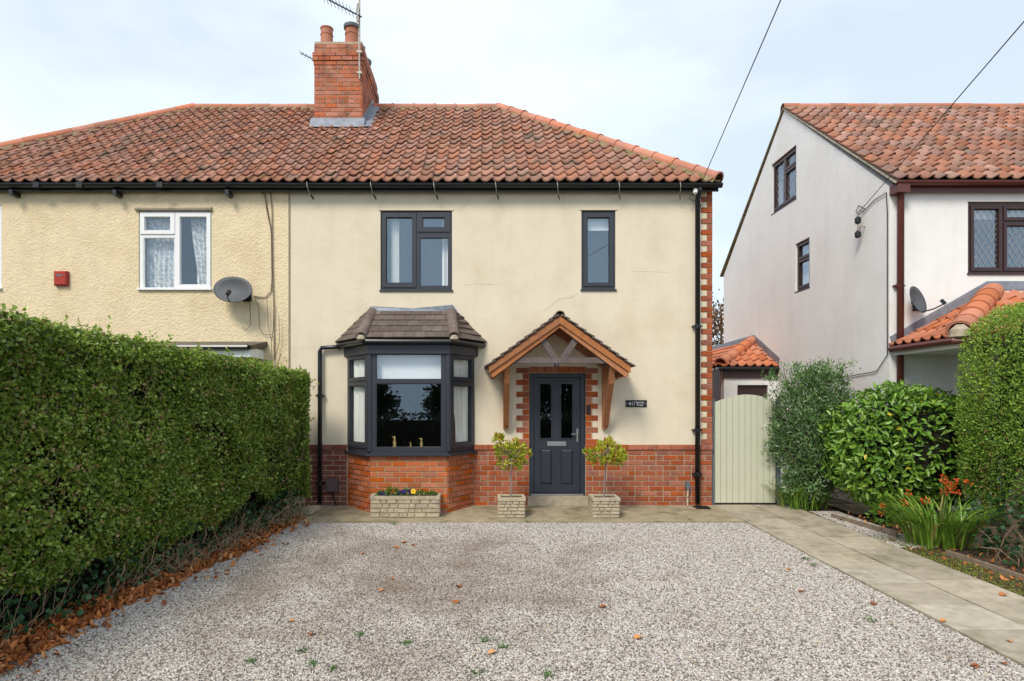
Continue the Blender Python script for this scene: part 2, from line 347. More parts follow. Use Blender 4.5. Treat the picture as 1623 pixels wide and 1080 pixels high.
sheet('drive', gpts, 0.0, M['gravelbed'])
me = MB().add([(x,y,gz(y)+.004) for x,y in gpts], [tuple(range(4))]).mesh('gravel', gm)
gr = stuff(link(bpy.data.objects.new('gravel', me)))
gr['label'] = 'pale grey gravel chippings covering the drive'; gr['category'] = 'gravel'
ng = bpy.data.node_groups.new('gravel_scatter', 'GeometryNodeTree')
ng.interface.new_socket('Geometry', in_out='INPUT', socket_type='NodeSocketGeometry'); ng.interface.new_socket('Geometry', in_out='OUTPUT', socket_type='NodeSocketGeometry')
N = ng.nodes; gi = N.new('NodeGroupInput'); go = N.new('NodeGroupOutput')
dp = N.new('GeometryNodeDistributePointsOnFaces'); dp.inputs['Density'].default_value = 5600; dp.inputs['Seed'].default_value = 3
ico = N.new('GeometryNodeMeshIcoSphere'); ico.inputs['Radius'].default_value = 1; ico.inputs['Subdivisions'].default_value = 1
sp = N.new('GeometryNodeSetPosition'); nz = N.new('ShaderNodeTexNoise'); nz.inputs['Scale'].default_value = 1.3
vs_ = N.new('ShaderNodeVectorMath'); vs_.operation = 'SUBTRACT'; vs_.inputs[1].default_value = (.5,.5,.5)
vm = N.new('ShaderNodeVectorMath'); vm.operation = 'SCALE'; vm.inputs['Scale'].default_value = 1.1
sm = N.new('GeometryNodeSetMaterial'); sm.inputs['Material'].default_value = gm
iop = N.new('GeometryNodeInstanceOnPoints')
rr = N.new('FunctionNodeRandomValue'); rr.data_type = 'FLOAT_VECTOR'; rr.inputs[0].default_value = (-.5,-.5,-PI); rr.inputs[1].default_value = (.5,.5,PI)
rs = N.new('FunctionNodeRandomValue'); rs.data_type = 'FLOAT_VECTOR'; rs.inputs[0].default_value = (.0062,.005,.0038); rs.inputs[1].default_value = (.0145,.0115,.008); rs.inputs['Seed'].default_value = 5
gl = ng.links
gl.new(gi.outputs[0], dp.inputs['Mesh']); gl.new(ico.outputs['Mesh'], sp.inputs['Geometry']); gl.new(nz.outputs['Color'], vs_.inputs[0]); gl.new(vs_.outputs[0], vm.inputs[0]); gl.new(vm.outputs[0], sp.inputs['Offset'])
gl.new(sp.outputs[0], sm.inputs['Geometry']); gl.new(dp.outputs['Points'], iop.inputs['Points']); gl.new(sm.outputs[0], iop.inputs['Instance'])
gl.new(rr.outputs[0], iop.inputs['Rotation']); gl.new(rs.outputs[0], iop.inputs['Scale']); gl.new(iop.outputs[0], go.inputs[0])
md = gr.modifiers.new('scatter', 'NODES'); md.node_group = ng
# concrete apron in front of the house: raised 25 mm
ap = [(-2.95,.0),(3.83,.0),(3.86,-1.2),(-2.78,-1.24)]
mbp = MB().prism([(x,y,gz(y)+.022) for x,y in ap], (0,0,-.06))
struct(mbp.build('apron', M['concrete']))
# path of slabs in two rows
path = struct(MB().add([(PL(.3)-.01,.3,-.012),(5.14,.3,-.012),(5.14+.19,-7.6,gz(-7.6)-.012),(PL(-7.6)-.01,-7.6,gz(-7.6)-.012)], [(0,1,2,3)]).build('path', M['soil']))
for row, (xa, xb) in enumerate(((3.84,4.475),(4.485,5.12))):
    y = .18 if row == 0 else .32
    while y > -7.4:
        y2 = y-.605
        sh = lambda yy: -.025*yy
        a0, a1 = y-.005, y2+.005
        vs = [(xa+sh(a1)+.004,a1),(xb+sh(a1)-.004,a1),(xb+sh(a0)-.004,a0),(xa+sh(a0)+.004,a0)]
        dz = random.uniform(-.003,.004); tx = random.uniform(-.004,.004)
        mbs = MB().prism([(x,yy,gz(yy)+.022+dz+tx*(k%2)) for k,(x,yy) in enumerate(vs)], (0,0,-.045))
        mbs.build('slab', M['slab'], path); y = y2
sheet('flower_bed', [(5.13,.4),(9.5,.4),(9.5,-8),(5.32,-8)], .0, M['soil'])
sheet('concrete_slab', [(5.75,.1),(8.2,.1),(8.2,-.75),(5.75,-.75)], .03, M['concrete'])

# ------------------------------------------------------------------ tiles
def tile_mesh(name, wd, ln, m):
    prof = [(0,.010),(.12,-.004),(.26,-.014),(.40,-.017),(.54,-.011),(.68,.006),(.80,.026),(.91,.038),(1.0,.036),(1.06,.018)]
    mb = MB(); n = len(prof); th = .020
    for y, lift in ((0, .034),(ln, -.004)):                # y up the slope; the foot rides on the tile below
        for u, z in prof: mb.v.append((u*wd, y, z+lift))
    for u, z in prof: mb.v.append((u*wd, 0, z+.034-th))
    for i in range(n-1):
        mb.f.append((i,i+1,n+i+1,n+i)); mb.f.append((2*n+i,2*n+i+1,i+1,i))
    mb.f.append((0,n,2*n)); mb.f.append((n-1,2*n-1,3*n-1))
    me = bpy.data.meshes.new(name); me.from_pydata(mb.v,[],mb.f); me.update(); me.materials.append(m)
    for p in me.polygons: p.use_smooth = (p.index < 2*(n-1) and p.index % 2 == 0)
    return me
def lay_roof(parent, O, U, Vv, nu, nv, wd, gauge, m, keep, cuts, limit, jit=1.0, order=None):
    """pantiles on the slope O + a*U + b*V; keep(a,b) tells the zone; cuts = planes (point, normal) that trim; the rest beyond limit is joined"""
    U = Vector(U).normalized(); Vv = Vector(Vv).normalized(); Nn = U.cross(Vv)
    base = tile_mesh('tile', wd, gauge*1.22, m)
    made = 0; restv = []; restf = []; restr = []
    tiles = []
    for j in range(nv):
        for i in range(nu):
            a, b = i*wd, j*gauge
            st = keep(a+wd/2, b+gauge/2)
            if st: tiles.append((i, j, st))
    if order: tiles.sort(key=order)
    for i, j, st in tiles:
        a, b = i*wd, j*gauge
        pos = Vector(O) + U*(a+random.uniform(-.003,.003)*jit) + Vv*(b+random.uniform(-.006,.006)*jit) + Nn*(.012+random.uniform(-.003,.004)*jit)
        rz = random.uniform(-.012,.012)*jit; rx = random.uniform(-.008,.012)*jit
        R = Matrix((U,Vv,Nn)).transposed().to_4x4()
        Mx = Matrix.Translation(pos) @ R @ Matrix.Rotation(rz,4,'Z') @ Matrix.Rotation(rx,4,'X')
        me = base
        if st == 2:
            bm = bmesh.new(); bm.from_mesh(base)
            inv = Mx.inverted(); bad = False
            for p, nn in cuts:
                bmesh.ops.bisect_plane(bm, geom=bm.verts[:]+bm.edges[:]+bm.faces[:], plane_co=inv@Vector(p), plane_no=inv.to_3x3()@Vector(nn), clear_outer=True)
            if len(bm.faces) < 2: bm.free(); continue
            me = bpy.data.meshes.new('tile'); bm.to_mesh(me); bm.free(); me.materials.append(m) if not me.materials else None
        if made < limit:
            link(bpy.data.objects.new('tile', me), parent, Mx); made += 1
        else:
            o = len(restv); restv += [tuple(Mx@v.co) for v in me.vertices]; rv = random.random()
            for p in me.polygons: restf.append(tuple(o+k for k in p.vertices)); restr.append((rv, p.use_smooth))
    if restf:
        me = bpy.data.meshes.new('tiles'); me.from_pydata(restv,[],restf); me.update(); me.materials.append(m)
        at = me.attributes.new('rnd','FLOAT','FACE'); at.data.foreach_set('value', [r[0] for r in restr])
        me.polygons.foreach_set('use_smooth', [r[1] for r in restr])
        stuff(link(bpy.data.objects.new('tiles', me), parent))
def ridge_run(parent, a, b, r, ln, m, name='ridge_tile', collar=True, up=Vector((0,0,1)), bedding=True, flip=False):
    """half-round ridge tiles from a to b, each its own piece, on a bed of mortar"""
    a = Vector(a); b = Vector(b); d = (b-a); n = max(1, round(d.length/ln)); st = d/n; dn = d.normalized()
    x = dn.cross(up).normalized(); z = x.cross(dn).normalized()
    for i in range(n):
        p0 = a+st*i; p1 = a+st*(i+1)-dn*.006
        jz = random.uniform(-.006,.006)
        mb = MB(); seg = 9
        def ring(p, rr):
            k0 = len(mb.v)
            for k in range(seg+1):
                t = PI*(-.08 + 1.16*k/seg); mb.v.append(tuple(p + x*math.cos(t)*rr + z*(math.sin(t)*rr*.9+jz)))
            return k0
        e = .045
        rings = [ring(p0, r), ring(p1-dn*e, r)] + ([ring(p1-dn*e, r*1.13), ring(p1, r*1.13)] if collar else [ring(p1, r)])
        inn = [ring(p0, r-.018), ring(p1, r-.018)]
        for q, q2 in zip(rings, rings[1:]):
            for k in range(seg): mb.f.append((q+k,q+k+1,q2+k+1,q2+k))
        for q, q2 in ((rings[0],inn[0]),(rings[-1],inn[1])):
            for k in range(seg): mb.f.append((q+k,q+k+1,q2+k+1,q2+k))
        mb.build(name, m, parent, smooth=False)
    if bedding:
        mb = MB(); k = 40; prev = None
        for i in range(k+1):
            c = a+d*i/k; ww = r*(1.12+.25*random.random()); hh = -.075-.03*random.random()
            q = [c-x*ww+z*hh, c-x*r*.8+z*.03, c+x*r*.8+z*.03, c+x*ww+z*hh]
            o = len(mb.v); mb.v += [tuple(v) for v in q]
            if i:
                for t in range(3): mb.f.append((o-4+t,o-3+t,o+1+t,o+t))
        mb.build('mortar_bedding', M['bedding'], parent)

# ------------------------------------------------------------------ bricks
def brick_mesh(m):
    c = .06
    v = [(-.5,-.5+c*.6,-.5),(.5,-.5+c*.6,-.5),(.5,-.5+c*.6,.5),(-.5,-.5+c*.6,.5),(-.5+c*.4,-.5,-.5+c),(.5-c*.4,-.5,-.5+c),(.5-c*.4,-.5,.5-c),(-.5+c*.4,-.5,.5-c),(-.5,.5,-.5),(.5,.5,-.5),(.5,.5,.5),(-.5,.5,.5)]
    f = [(4,5,6,7),(0,1,5,4),(1,2,6,5),(2,3,7,6),(3,0,4,7),(0,8,9,1),(1,9,10,2),(2,10,11,3),(3,11,8,0)]
    me = bpy.data.meshes.new('brick'); me.from_pydata(v,[],f); me.update(); me.materials.append(m); return me
BM_ = {k: brick_mesh(M[k]) for k in ('brick','brick_bay','brick_dark','brick_stack')}
brick_count = {}
rest_bricks = {}
def brick(parent, Mw, u0, u1, w0, w1, depth, key, house='h', proud=0.0, limit=300):
    """one brick in the wall frame Mw (u, depth, w): front face at depth -proud"""
    sx, sy, sz = (u1-u0), depth, (w1-w0)
    Mx = Mw @ Matrix.Translation(((u0+u1)/2, depth/2-proud+random.uniform(-.0015,.0015), (w0+w1)/2)) @ Matrix.Rotation(random.uniform(-.004,.004),4,'Y') @ Matrix.Diagonal((sx,sy,sz,1))
    c = brick_count.get(house, 0)
    if c < limit:
        brick_count[house] = c+1
        return link(bpy.data.objects.new('brick', BM_[key]), parent, Mx)
    rest_bricks.setdefault((parent.name, key), []).append(Mx)
def flush_bricks():
    for (pn, key), L_ in rest_bricks.items():
        src = BM_[key]; vs = []; fs = []; rr = []
        for Mx in L_:
            o = len(vs); vs += [tuple(Mx@v.co) for v in src.vertices]; rv = random.random()
            for p in src.polygons: fs.append(tuple(o+k for k in p.vertices)); rr.append(rv)
        me = bpy.data.meshes.new('bricks'); me.from_pydata(vs,[],fs); me.update(); me.materials.append(M[key])
        me.attributes.new('rnd','FLOAT','FACE').data.foreach_set('value', rr)
        stuff(link(bpy.data.objects.new('bricks', me), bpy.data.objects[pn]))
    rest_bricks.clear()
def courses(parent, Mw, u0, u1, w0, n, ch, key, house, depth=.05, proud=.0, bl=.235, jt=.017, skip=None, headers=(), limit=300):
    for j in range(n):
        z0 = w0+j*ch; hd = j in headers
        u = u0 - ((bl/2) if j % 2 else 0)
        k = 0
        while u < u1-.02:
            ln = bl
            if hd and k % 3 != 0: ln = bl/2
            a, b = max(u, u0), min(u+ln, u1)
            if b-a > .04 and not (skip and skip(a, b, z0, z0+ch)):
                brick(parent, Mw, a+jt/2, b-jt/2, z0+jt/2, z0+ch-jt/2, depth, key, house, proud, limit)
            u += ln; k += 1

# ------------------------------------------------------------------ our house
XR, XP, XL = 3.80, -3.263, -10.4
house = thing('house', 'cream rendered semi-detached house with red brick base, grey bay window and timber porch', 'house', (0,0,0))
wa = (P(603,0,0).x, P(716.5,0,0).x, (803-462)/95, (803-334)/95)            # upper windows: x0,x1,z0,z1
wb = (P(921.5,0,0).x, P(975.5,0,0).x, (803-461)/95, (803-333.5)/95)
dr = (.745, 1.685, .16, 2.225)
bayh = (-2.28, -.19, .92, 2.56)
PT = 1.03                                                                   # top of the brick base
wall = plate(XP, XR-.165, PT, 5.32, [wa, wb, (dr[0],dr[1],-1,dr[3]), bayh], .24, I4).build('front_wall', M['cream'], house)
base = plate(XP, XR-.004, -.1, PT, [(dr[0],dr[1],.0,9), bayh], .235, Matrix.Translation((0,.006,0))).build('brick_base', M['mortar'], house)
plate(0.12, 7.0, -.1, 5.32, [], .2, frameM((XR,0,0),(0,1,0)) ).build('side_wall', M['brick'], house)
MB().box(XP, XR-.25, 6.8, 7.0, -.1, 5.32).build('rear_wall', M['cream'], house)
MB().box(XP-.05, XP+.05, .26, 6.7, -.1, 5.3).build('party_wall', M['room'], house)
MB().box(XP+.06, XR-.22, .26, 6.7, 2.62, 2.80).build('upper_floor', M['room'], house)
MB().box(XP+.06, XR-.22, .26, 6.7, 5.02, 5.12).build('ceiling', M['room'], house)
MB().box(XP+.06, XR-.22, .26, 6.7, -.08, .12).build('ground_floor', M['room'], house)
MB().box(XP+.06, XR-.22, 3.4, 3.5, .12, 5.0).build('room_partition', M['room'], house)
ch = PT/12
# right of the door, left of the door, left of the bay
def clash(a,b,z0,z1): return False
WB = Matrix.Translation((0,-.004,0))
courses(base, WB, dr[1]+.0, XR, 0, 11, ch, 'brick', 'h', headers=(2,6,9))
courses(base, WB, bayh[1]+.01, dr[0], 0, 11, ch, 'brick', 'h', headers=(1,5,9))
for (u0,u1,key) in ((dr[1],XR,'brick'),(bayh[1]+.01,dr[0],'brick'),(XP+.02,bayh[0]-.01,'brick_dark')):   # projecting cap course
    u = u0
    while u < u1-.03:
        b2 = min(u+.235,u1); brick(base, WB, u+.003, b2-.003, 11*ch+.004, 12*ch, .06, key, 'h', .018); u += .235
courses(base, WB, -3.0, bayh[0]-.01, 0, 11, ch, 'brick_dark', 'hd', headers=(3,7))
# toothed brick jambs round the door and soldier course above it
sur = MB()
for s in (0,1):
    x0 = dr[0]-.115 if s == 0 else dr[1]; sur.box(x0, x0+.115, -.003, .05, PT, dr[3]-.0)
sur.box(dr[0]-.0, dr[1]+.0, -.003, .05, dr[3]+.002, dr[3]+.105)
sur = sur.build('door_surround', M['mortar'], house)
nj = 13; cj = (dr[3]+.09-PT)/nj
for j in range(nj):
    z0 = PT+j*cj; lg = .215 if j % 2 == 0 else .1
    brick(sur, I4, dr[0]-lg, dr[0]-.004, z0+.006, z0+cj-.006, .05, 'brick', 'hs', .007)
    brick(sur, I4, dr[1]+.004, dr[1]+lg*.95, z0+.006, z0+cj-.006, .05, 'brick', 'hs', .007)
for k in range(12):
    wd = (dr[1]-dr[0])/12; brick(sur, I4, dr[0]+k*wd+.004, dr[0]+(k+1)*wd-.004, dr[3]+.006, dr[3]+.105, .05, 'brick', 'hs', .010)
# brick corner with cream blocks
cor = MB().box(XR-.164, XR-.003, .004, .12, PT, 5.28).build('brick_corner', M['mortar'], house)
nq = 46; cq = (5.26-PT)/nq
for j in range(nq):
    z0 = PT+j*cq
    if j % 2 == 0: brick(cor, I4, XR-.19, XR, z0+.006, z0+cq-.004, .1, 'brick', 'hq', .006)
    else:
        brick(cor, I4, XR-.085, XR, z0+.006, z0+cq-.004, .1, 'brick', 'hq', .004)
        mbq = MB().box(XR-.162, XR-.095, -.002, .06, z0+.004, z0+cq-.003); mbq.build('cream_block', M['cream_block'], cor)
# cracks and patched seams in the render: hairline gaps
def crack(pts, r=.0022):
    MB().tube([P(x,y,-.0005) for x,y in pts], r, 4).build('render_crack', M['castjoint'], house)
crack([(916,466),(905,472),(888,474),(872,486),(862,494)]); crack([(746,312),(741,322),(733,330),(728,336)], .0018)
crack([(736,452),(760,450),(790,452)], .0015); crack([(1000,430),(1030,431),(1062,432)], .0015)
# ---- windows
def window(parent, name, x0, x1, z0, z1, Y, panes, fm, gm_, sashes=(), Mw=None, sill=True, sillm=None, depth=.06, head=None, ofs=.0):
    """outer rectangle and glass rectangles in metres; sashes are (rect, pane index, swing)"""
    Mw = Mw or Matrix.Translation((0,Y,0))
    fr = plate(x0, x1, z0, z1, panes, depth, Mw).build(name, fm, parent)
    for r_, pi in sashes:
        p = panes[pi]; plate(r_[0], r_[1], r_[2], r_[3], [(p[0]-.0,p[1]+.0,p[2]-.0,p[3]+.0)], .02, Mw@Matrix.Translation((0,-.018,0))).build('sash', fm, fr)
    for p in panes:
        plate(p[0]-.012, p[1]+.012, p[2]-.012, p[3]+.012, [(p[0]+.012,p[1]-.012,p[2]+.012,p[3]-.012)], .012, Mw@Matrix.Translation((0,.010,0))).build('glazing_bead', fm, fr)
        plate(p[0]-.01, p[1]+.01, p[2]-.01, p[3]+.01, [], .006, Mw@Matrix.Translation((0,.022,0))).build('pane', gm_, fr)
    if sill: 
        mb = MB(); vs = [Mw@Vector(v) for v in ((x0-.02,-.055,z0-.035),(x1+.02,-.055,z0-.035),(x1+.02,.03,z0-.035),(x0-.02,.03,z0-.035),(x0-.02,-.055,z0-.008),(x1+.02,-.055,z0-.008),(x1+.02,.03,z0+.002),(x0-.02,.03,z0+.002))]
        mb.add(vs, [(0,1,2,3),(4,5,6,7),(0,1,5,4),(1,2,6,5),(2,3,7,6),(3,0,4,7)]).build('sill', sillm or fm, fr)
    return fr
def px(a, b, c, d, Y=0): p = P(a, d, Y); q = P(b, c, Y); return (p.x, q.x, p.z, q.z)     # left, right, top, bottom pixels
def curtain(parent, x0, x1, z0, z1, Y, m=None, folds=6, amp=.03, Mw=None, taper=0):
    mb = MB(); k = folds*6; Mw = Mw or I4
    for i in range(k+1):
        t = i/k; y = Y+amp*math.sin(t*folds*2*PI)+amp*.4*math.sin(t*folds*4.6*PI+1)
        for zz, sx in ((z0, 1-taper),(z0+.3*(z1-z0),1-taper*.9),(z0+.65*(z1-z0),1-taper*.35),(z1,1)): mb.v.append(tuple(Mw@Vector((x0+(x1-x0)*t*sx if taper >= 0 else x1-(x1-x0)*(1-t)*(2-sx), y, zz))))
    for i in range(k):
        for q in range(3): a = i*4+q; mb.f.append((a,a+4,a+5,a+1))
    return mb.build('curtain', m or M['curtain'], parent, True)
pa = [px(612,654,345,449,.03), px(669.5,705,345,361,.03), px(665.5,711,377,454,.03)]
wnA = window(house, 'window', wa[0]+.005, wa[1]-.005, wa[2]+.03, wa[3]-.015, .03, pa, M['anthracite'], M['glass'],
       [(px(606,659.5,338,456,.03),0),(px(662,713.5,337,368,.03),1)])
curtain(wnA, pa[0][0]+.06, pa[0][0]+.2, wa[2], wa[3], .2, folds=3); curtain(wnA, pa[2][1]-.12, pa[2][1]+.05, wa[2], wa[3], .2, folds=3)
pb = [px(930.5,966,345,449,.03)]
wnB = window(house, 'window', wb[0]+.005, wb[1]-.005, wb[2]+.03, wb[3]-.015, .03, pb, M['anthracite'], M['glass'], [(px(925,971.5,338,454,.03),0)])
MB().box(pb[0][0]-.05, pb[0][1]+.05, .14, .15, pb[0][3]-.19, pb[0][3]+.05).build('blind', M['blind'], wnB)
for q in (wa, wb): MB().box(q[0]-.03, q[1]+.03, -.012, .02, q[3]+.001, q[3]+.014).build('drip_strip', M['cream_block'], house)
# ---- bay window
BP = .60                                                   # projection
bf = (-1.81, -.575); bb = (-2.285, -.17)                    # front and back corners in x
ZS, ZT, ZM0, ZM1 = .965, 2.515, 2.035, 2.095
bay = thing('tmp','tmp','tmp'); bpy.data.objects.remove(bay)
L3, R3 = Vector((bb[0],0,0)), Vector((bb[1],0,0)); LF, RF = Vector((bf[0],-BP,0)), Vector((bf[1],-BP,0))
MF = frameM((LF.x,LF.y,0),(1,0,0)); ML = frameM((L3.x,L3.y,0), LF-L3); MR = frameM((RF.x,RF.y,0), R3-RF)
lf, ls, lr = (RF-LF).length, (LF-L3).length, (R3-RF).length
# brick base of the bay
bm_ = MB(); bm_.prism([(L3.x+.02,.03,-.1),(LF.x+.012,LF.y+.008,-.1),(RF.x-.012,RF.y+.008,-.1),(R3.x-.02,.03,-.1)], (0,0,1.02))
bbase = bm_.build('bay_base', M['mortar_bay'], house)
cb = .925/11
for Mw, ln, sh in ((MF,lf,0),(ML,ls,1),(MR,lr,1)):
    for j in range(11):
        u = -(.1175 if (j+sh)%2 else 0)
        while u < ln-.02:
            a, b2 = max(u,0), min(u+.235,ln)
            if b2-a > .03: brick(bbase, Mw, a+.008, b2-.008, -.03+j*cb+.008, -.03+(j+1)*cb-.008, .03, 'brick_bay', 'hb', .002)
            u += .235
sill = MB().prism([(L3.x-.06,-.0,.895),(LF.x-.05,LF.y-.07,.895),(RF.x+.05,RF.y-.07,.895),(R3.x+.06,-.0,.895),(R3.x-.1,.02,.895),(L3.x+.1,.02,.895)], (0,0,.035))
sill.build('bay_sill', M['anthracite'], house)
MB().prism([(L3.x+.0,.01,.93),(LF.x,LF.y-.01,.93),(RF.x,RF.y-.01,.93),(R3.x,.01,.93)], (0,0,.033)).build('bay_sill', M['anthracite'], house)
fp = [(.10, lf-.10, ZS+.055, ZM0), (.10, lf-.10, ZM1, ZT-.02)]
bw = window(house, 'bay_window', 0.0, lf, ZS, ZT, 0, fp, M['anthracite'], M['glass_dark'], [], MF, sill=False)
for Mw, ln in ((ML,ls),(MR,lr)):
    sp_ = [(.10, ln-.13, ZS+.12, ZM0-.03), (.10, ln-.13, ZM1+.04, ZT-.075)] if Mw is ML else [(.13, ln-.10, ZS+.12, ZM0-.03), (.13, ln-.10, ZM1+.04, ZT-.075)]
    a0, a1 = (.03, ln-.06) if Mw is ML else (.06, ln-.03)
    window(house, 'bay_window', .0, ln, ZS, ZT, 0, sp_, M['anthracite'], M['glass_dark'], [((a0,a1,ZS+.04,ZM0+.02),0),((a0,a1,ZM1-.01,ZT-.015),1)], Mw, sill=False)
for c in (LF, RF): MB().lathe((c.x,c.y+.015,ZS), [(.045,0),(.045,ZT-ZS)], 10).build('corner_post', M['anthracite'], bw)
# fascia and gutter of the bay roof
def offs(o): return [Vector((L3.x-o*1.25,0,0)), Vector((LF.x-o*.65,LF.y-o,0)), Vector((RF.x+o*.65,RF.y-o,0)), Vector((R3.x+o*1.25,0,0))]
def ribbon(pts, z0, z1, t):
    mb = MB()
    for a, b2 in zip(pts, pts[1:]):
        d = (b2-a).normalized(); nrm = Vector((-d.y,d.x,0))*t
        mb.prism([a+Vector((0,0,z0)), b2+Vector((0,0,z0)), b2+Vector((0,0,z1)), a+Vector((0,0,z1))], nrm)
    return mb
ribbon(offs(.05), 2.50, 2.645, .03).build('bay_fascia', M['anthracite'], house)
MB().prism([q+Vector((0,0,2.63)) for q in offs(.045)], (0,0,.012)).build('bay_soffit', M['anthracite'], house)
gp = offs(.125); MB().tube([q+Vector((0,0,2.685)) for q in gp], .042, 8).build('bay_gutter', M['black'], house)
# bay roof of plain tiles
EZ, TZ = 2.735, 3.27
e = offs(.16); TL, TR = Vector((-1.86,-.02,TZ)), Vector((-.56,-.02,TZ))
E = [q+Vector((0,0,EZ)) for q in e]
TLb, TRb = Vector((-1.98,0,TZ-.03)), Vector((-.44,0,TZ-.03))
broof = MB().add([E[0],E[1],E[2],E[3],TL,TR,TLb,TRb,Vector((E[0].x,0,EZ-.02)),Vector((E[3].x,0,EZ-.02))], [(1,2,5,4),(0,1,4,6),(2,3,7,5),(0,1,2,3)]).build('bay_roof', M['underlay'], house)
def plain_tiles(A, B, C, Dd, rows, tw, m, parent, th=.013, name='roof_tile'):
    """quad A-B at the eaves, Dd-C at the top; each tile a thin slab, bond broken row by row"""
    nrm = (B-A).cross(Dd-A).normalized()
    for j in range(rows):
        t0, t1 = j/rows, min((j+1.25)/rows, 1.0)
        a0, b0 = A.lerp(Dd,t0), B.lerp(C,t0); a1, b1 = A.lerp(Dd,t1), B.lerp(C,t1)
        ln = (b0-a0).length; d = (b0-a0).normalized(); k = -tw*.5 if j % 2 else 0.0
        l1s = (a1-a0).dot(d); l1e = (b1-a0).dot(d)
        while k < ln-.01:
            p, q = max(k+.002,0), min(k+tw-.002, ln)
            if q-p > .02:
                up = (a1-a0)-d*l1s
                p1, q1 = max(p, l1s), min(q, l1e)
                if q1-p1 > .004:
                    lift = nrm*(th+.008); jj = nrm*random.uniform(-.002,.003)
                    vs = [a0+d*p+lift+jj, a0+d*q+lift+jj, a0+d*q1+up+nrm*.006, a0+d*p1+up+nrm*.006]
                    MB().prism(vs, -nrm*th).build(name, m, parent)
            k += tw
plain_tiles(E[1], E[2], TR, TL, 5, .165, M['slate'], broof)
plain_tiles(E[0], E[1], TL, TLb, 5, .26, M['slate'], broof); plain_tiles(E[2], E[3], TRb, TR, 5, .26, M['slate'], broof)
for q, t in ((E[1],TL),(E[2],TR)): ridge_run(broof, t+Vector((0,0,-.03)), q+Vector((0,0,.015)), .085, .42, M['slate'], 'hip_tile', collar=False, bedding=False)
for q in (E[1],E[2]): MB().lathe(q+Vector((0,.01,-.02)), [(.02,-.02),(.07,0),(.06,.05),(.02,.07)], 8).build('hip_mortar', M['stone'], broof)
MB().prism([TLb+Vector((-.02,-.012,-.03)), TL+Vector((0,-.04,-.02)), TR+Vector((0,-.04,-.02)), TRb+Vector((.02,-.012,-.03)), TR+Vector((.03,-.004,.09)), Vector((-1.2,-.004,TZ+.035)), TL+Vector((-.03,-.004,.065))], (0,-.008,0)).build('lead_flashing', M['lead'], broof)
# blind and curtains inside the bay
MB().box(bf[0]+.05, bf[1]-.05, -BP+.13, -BP+.14, ZM1-.02, ZT+.02).build('roller_blind', M['blind'], bw)
curtain(bw, .02, ls-.06, ZS, ZT, .075, folds=4, Mw=ML, amp=.02, taper=.1); curtain(bw, .12, lr-.05, ZS, ZT, .075, folds=4, Mw=MR, amp=.02, taper=-.35)
# ---- roof
EY, EZ0, RY, RZ = -.22, 5.33, 3.5, 8.27
AR, AL = .31, -6.44; CR, CL = 3.86, -10.4
sv = Vector((0,RY-EY,RZ-EZ0)); SL = sv.length; sv.normalize(); snrm = Vector((1,0,0)).cross(sv)
YB = 2*RY-EY
def roof_body(parent, xa, xb, ax, cx, right):
    mb = MB(); dn = -.03
    A = Vector((xa if right else cx, EY+.03, EZ0+dn)); 
    if right: mb.add([(xa,EY+.03,EZ0+dn),(cx-.03,EY+.03,EZ0+dn),(ax,RY,RZ+dn),(xa,RY,RZ+dn),(cx-.03,YB,EZ0+dn),(xa,YB,EZ0+dn)], [(0,1,2,3),(1,4,2),(4,5,3,2)])
    else: mb.add([(xb,EY+.03,EZ0+dn),(cx+.03,EY+.03,EZ0+dn),(ax,RY,RZ+dn),(xb,RY,RZ+dn),(cx+.03,YB,EZ0+dn),(xb,YB,EZ0+dn)], [(0,1,2,3),(1,4,2),(4,5,3,2)])
    return mb.build('roof', M['underlay'], parent)
roof = roof_body(house, XP, None, AR, CR, True)
# chimney footprint
CX0, CX1, CY0, CY1 = P(498,0,2.33).x, P(574.5,0,2.33).x, 2.33, 4.15
zf = lambda y: EZ0 + (RZ-EZ0)*(y-EY)/(RY-EY)
hipn = Vector((RY-EY, -(AR-CR), 0)); hipn = Vector((RY-EY, (CR-AR), 0)).normalized()        # plan normal of the right hip, pointing out
def keepR(a, b):
    x = XP+a; y = EY+sv.y*b; z = EZ0
    if CX0-.02 < x < CX1+.05 and y > CY0-.1: return 0
    d = (x-CR)*hipn.x + (y-EY)*hipn.y
    return 0 if d > .12 else (2 if d > -.24 else 1)
lay_roof(roof, (XP,EY,EZ0), (1,0,0), sv, 37, 16, .2, SL/16.0, M['tile'], keepR, [((CR-.03,EY,EZ0), hipn)], 300, 1.6)
hipl = Vector((-(RY-EY), (AL-CL), 0)).normalized()
neighbour = thing('house', 'yellow roughcast semi-detached house behind the clipped hedge, joined to the cream house', 'house', (-6.5,0,0))
roofL = roof_body(neighbour, None, XP-.004, AL, CL, False)
def keepL(a, b):
    x = XP-37*.2+a; y = EY+sv.y*b
    if x > CX0+.02 and y > CY0-.1: return 0
    d = (x-CL)*hipl.x + (y-EY)*hipl.y
    return 0 if d > .12 else (2 if d > -.24 else 1)
lay_roof(roofL, (XP-37*.2,EY,EZ0-.003), (1,0,0), sv, 37, 16, .2, SL/16.0, M['tile'], keepL, [((CL+.03,EY,EZ0), hipl)], 300, 1.6)
up = Vector((0,0,1))
ridge_run(roof, (CX1+.02,RY,RZ+.0), (AR,RY,RZ+.0), .10, .45, M['ridge'])
ridge_run(roof, (AR,RY,RZ+.01), (CR-.02,EY+.02,EZ0+.06), .115, .44, M['ridge'], 'hip_tile')
ridge_run(roofL, (CX0-.02,RY,RZ+.0), (AL,RY,RZ+.0), .10, .45, M['ridge'], collar=False)
ridge_run(roofL, (AL,RY,RZ+.01), (CL+.02,EY+.02,EZ0+.06), .11, .44, M['ridge'], 'hip_tile', collar=False)
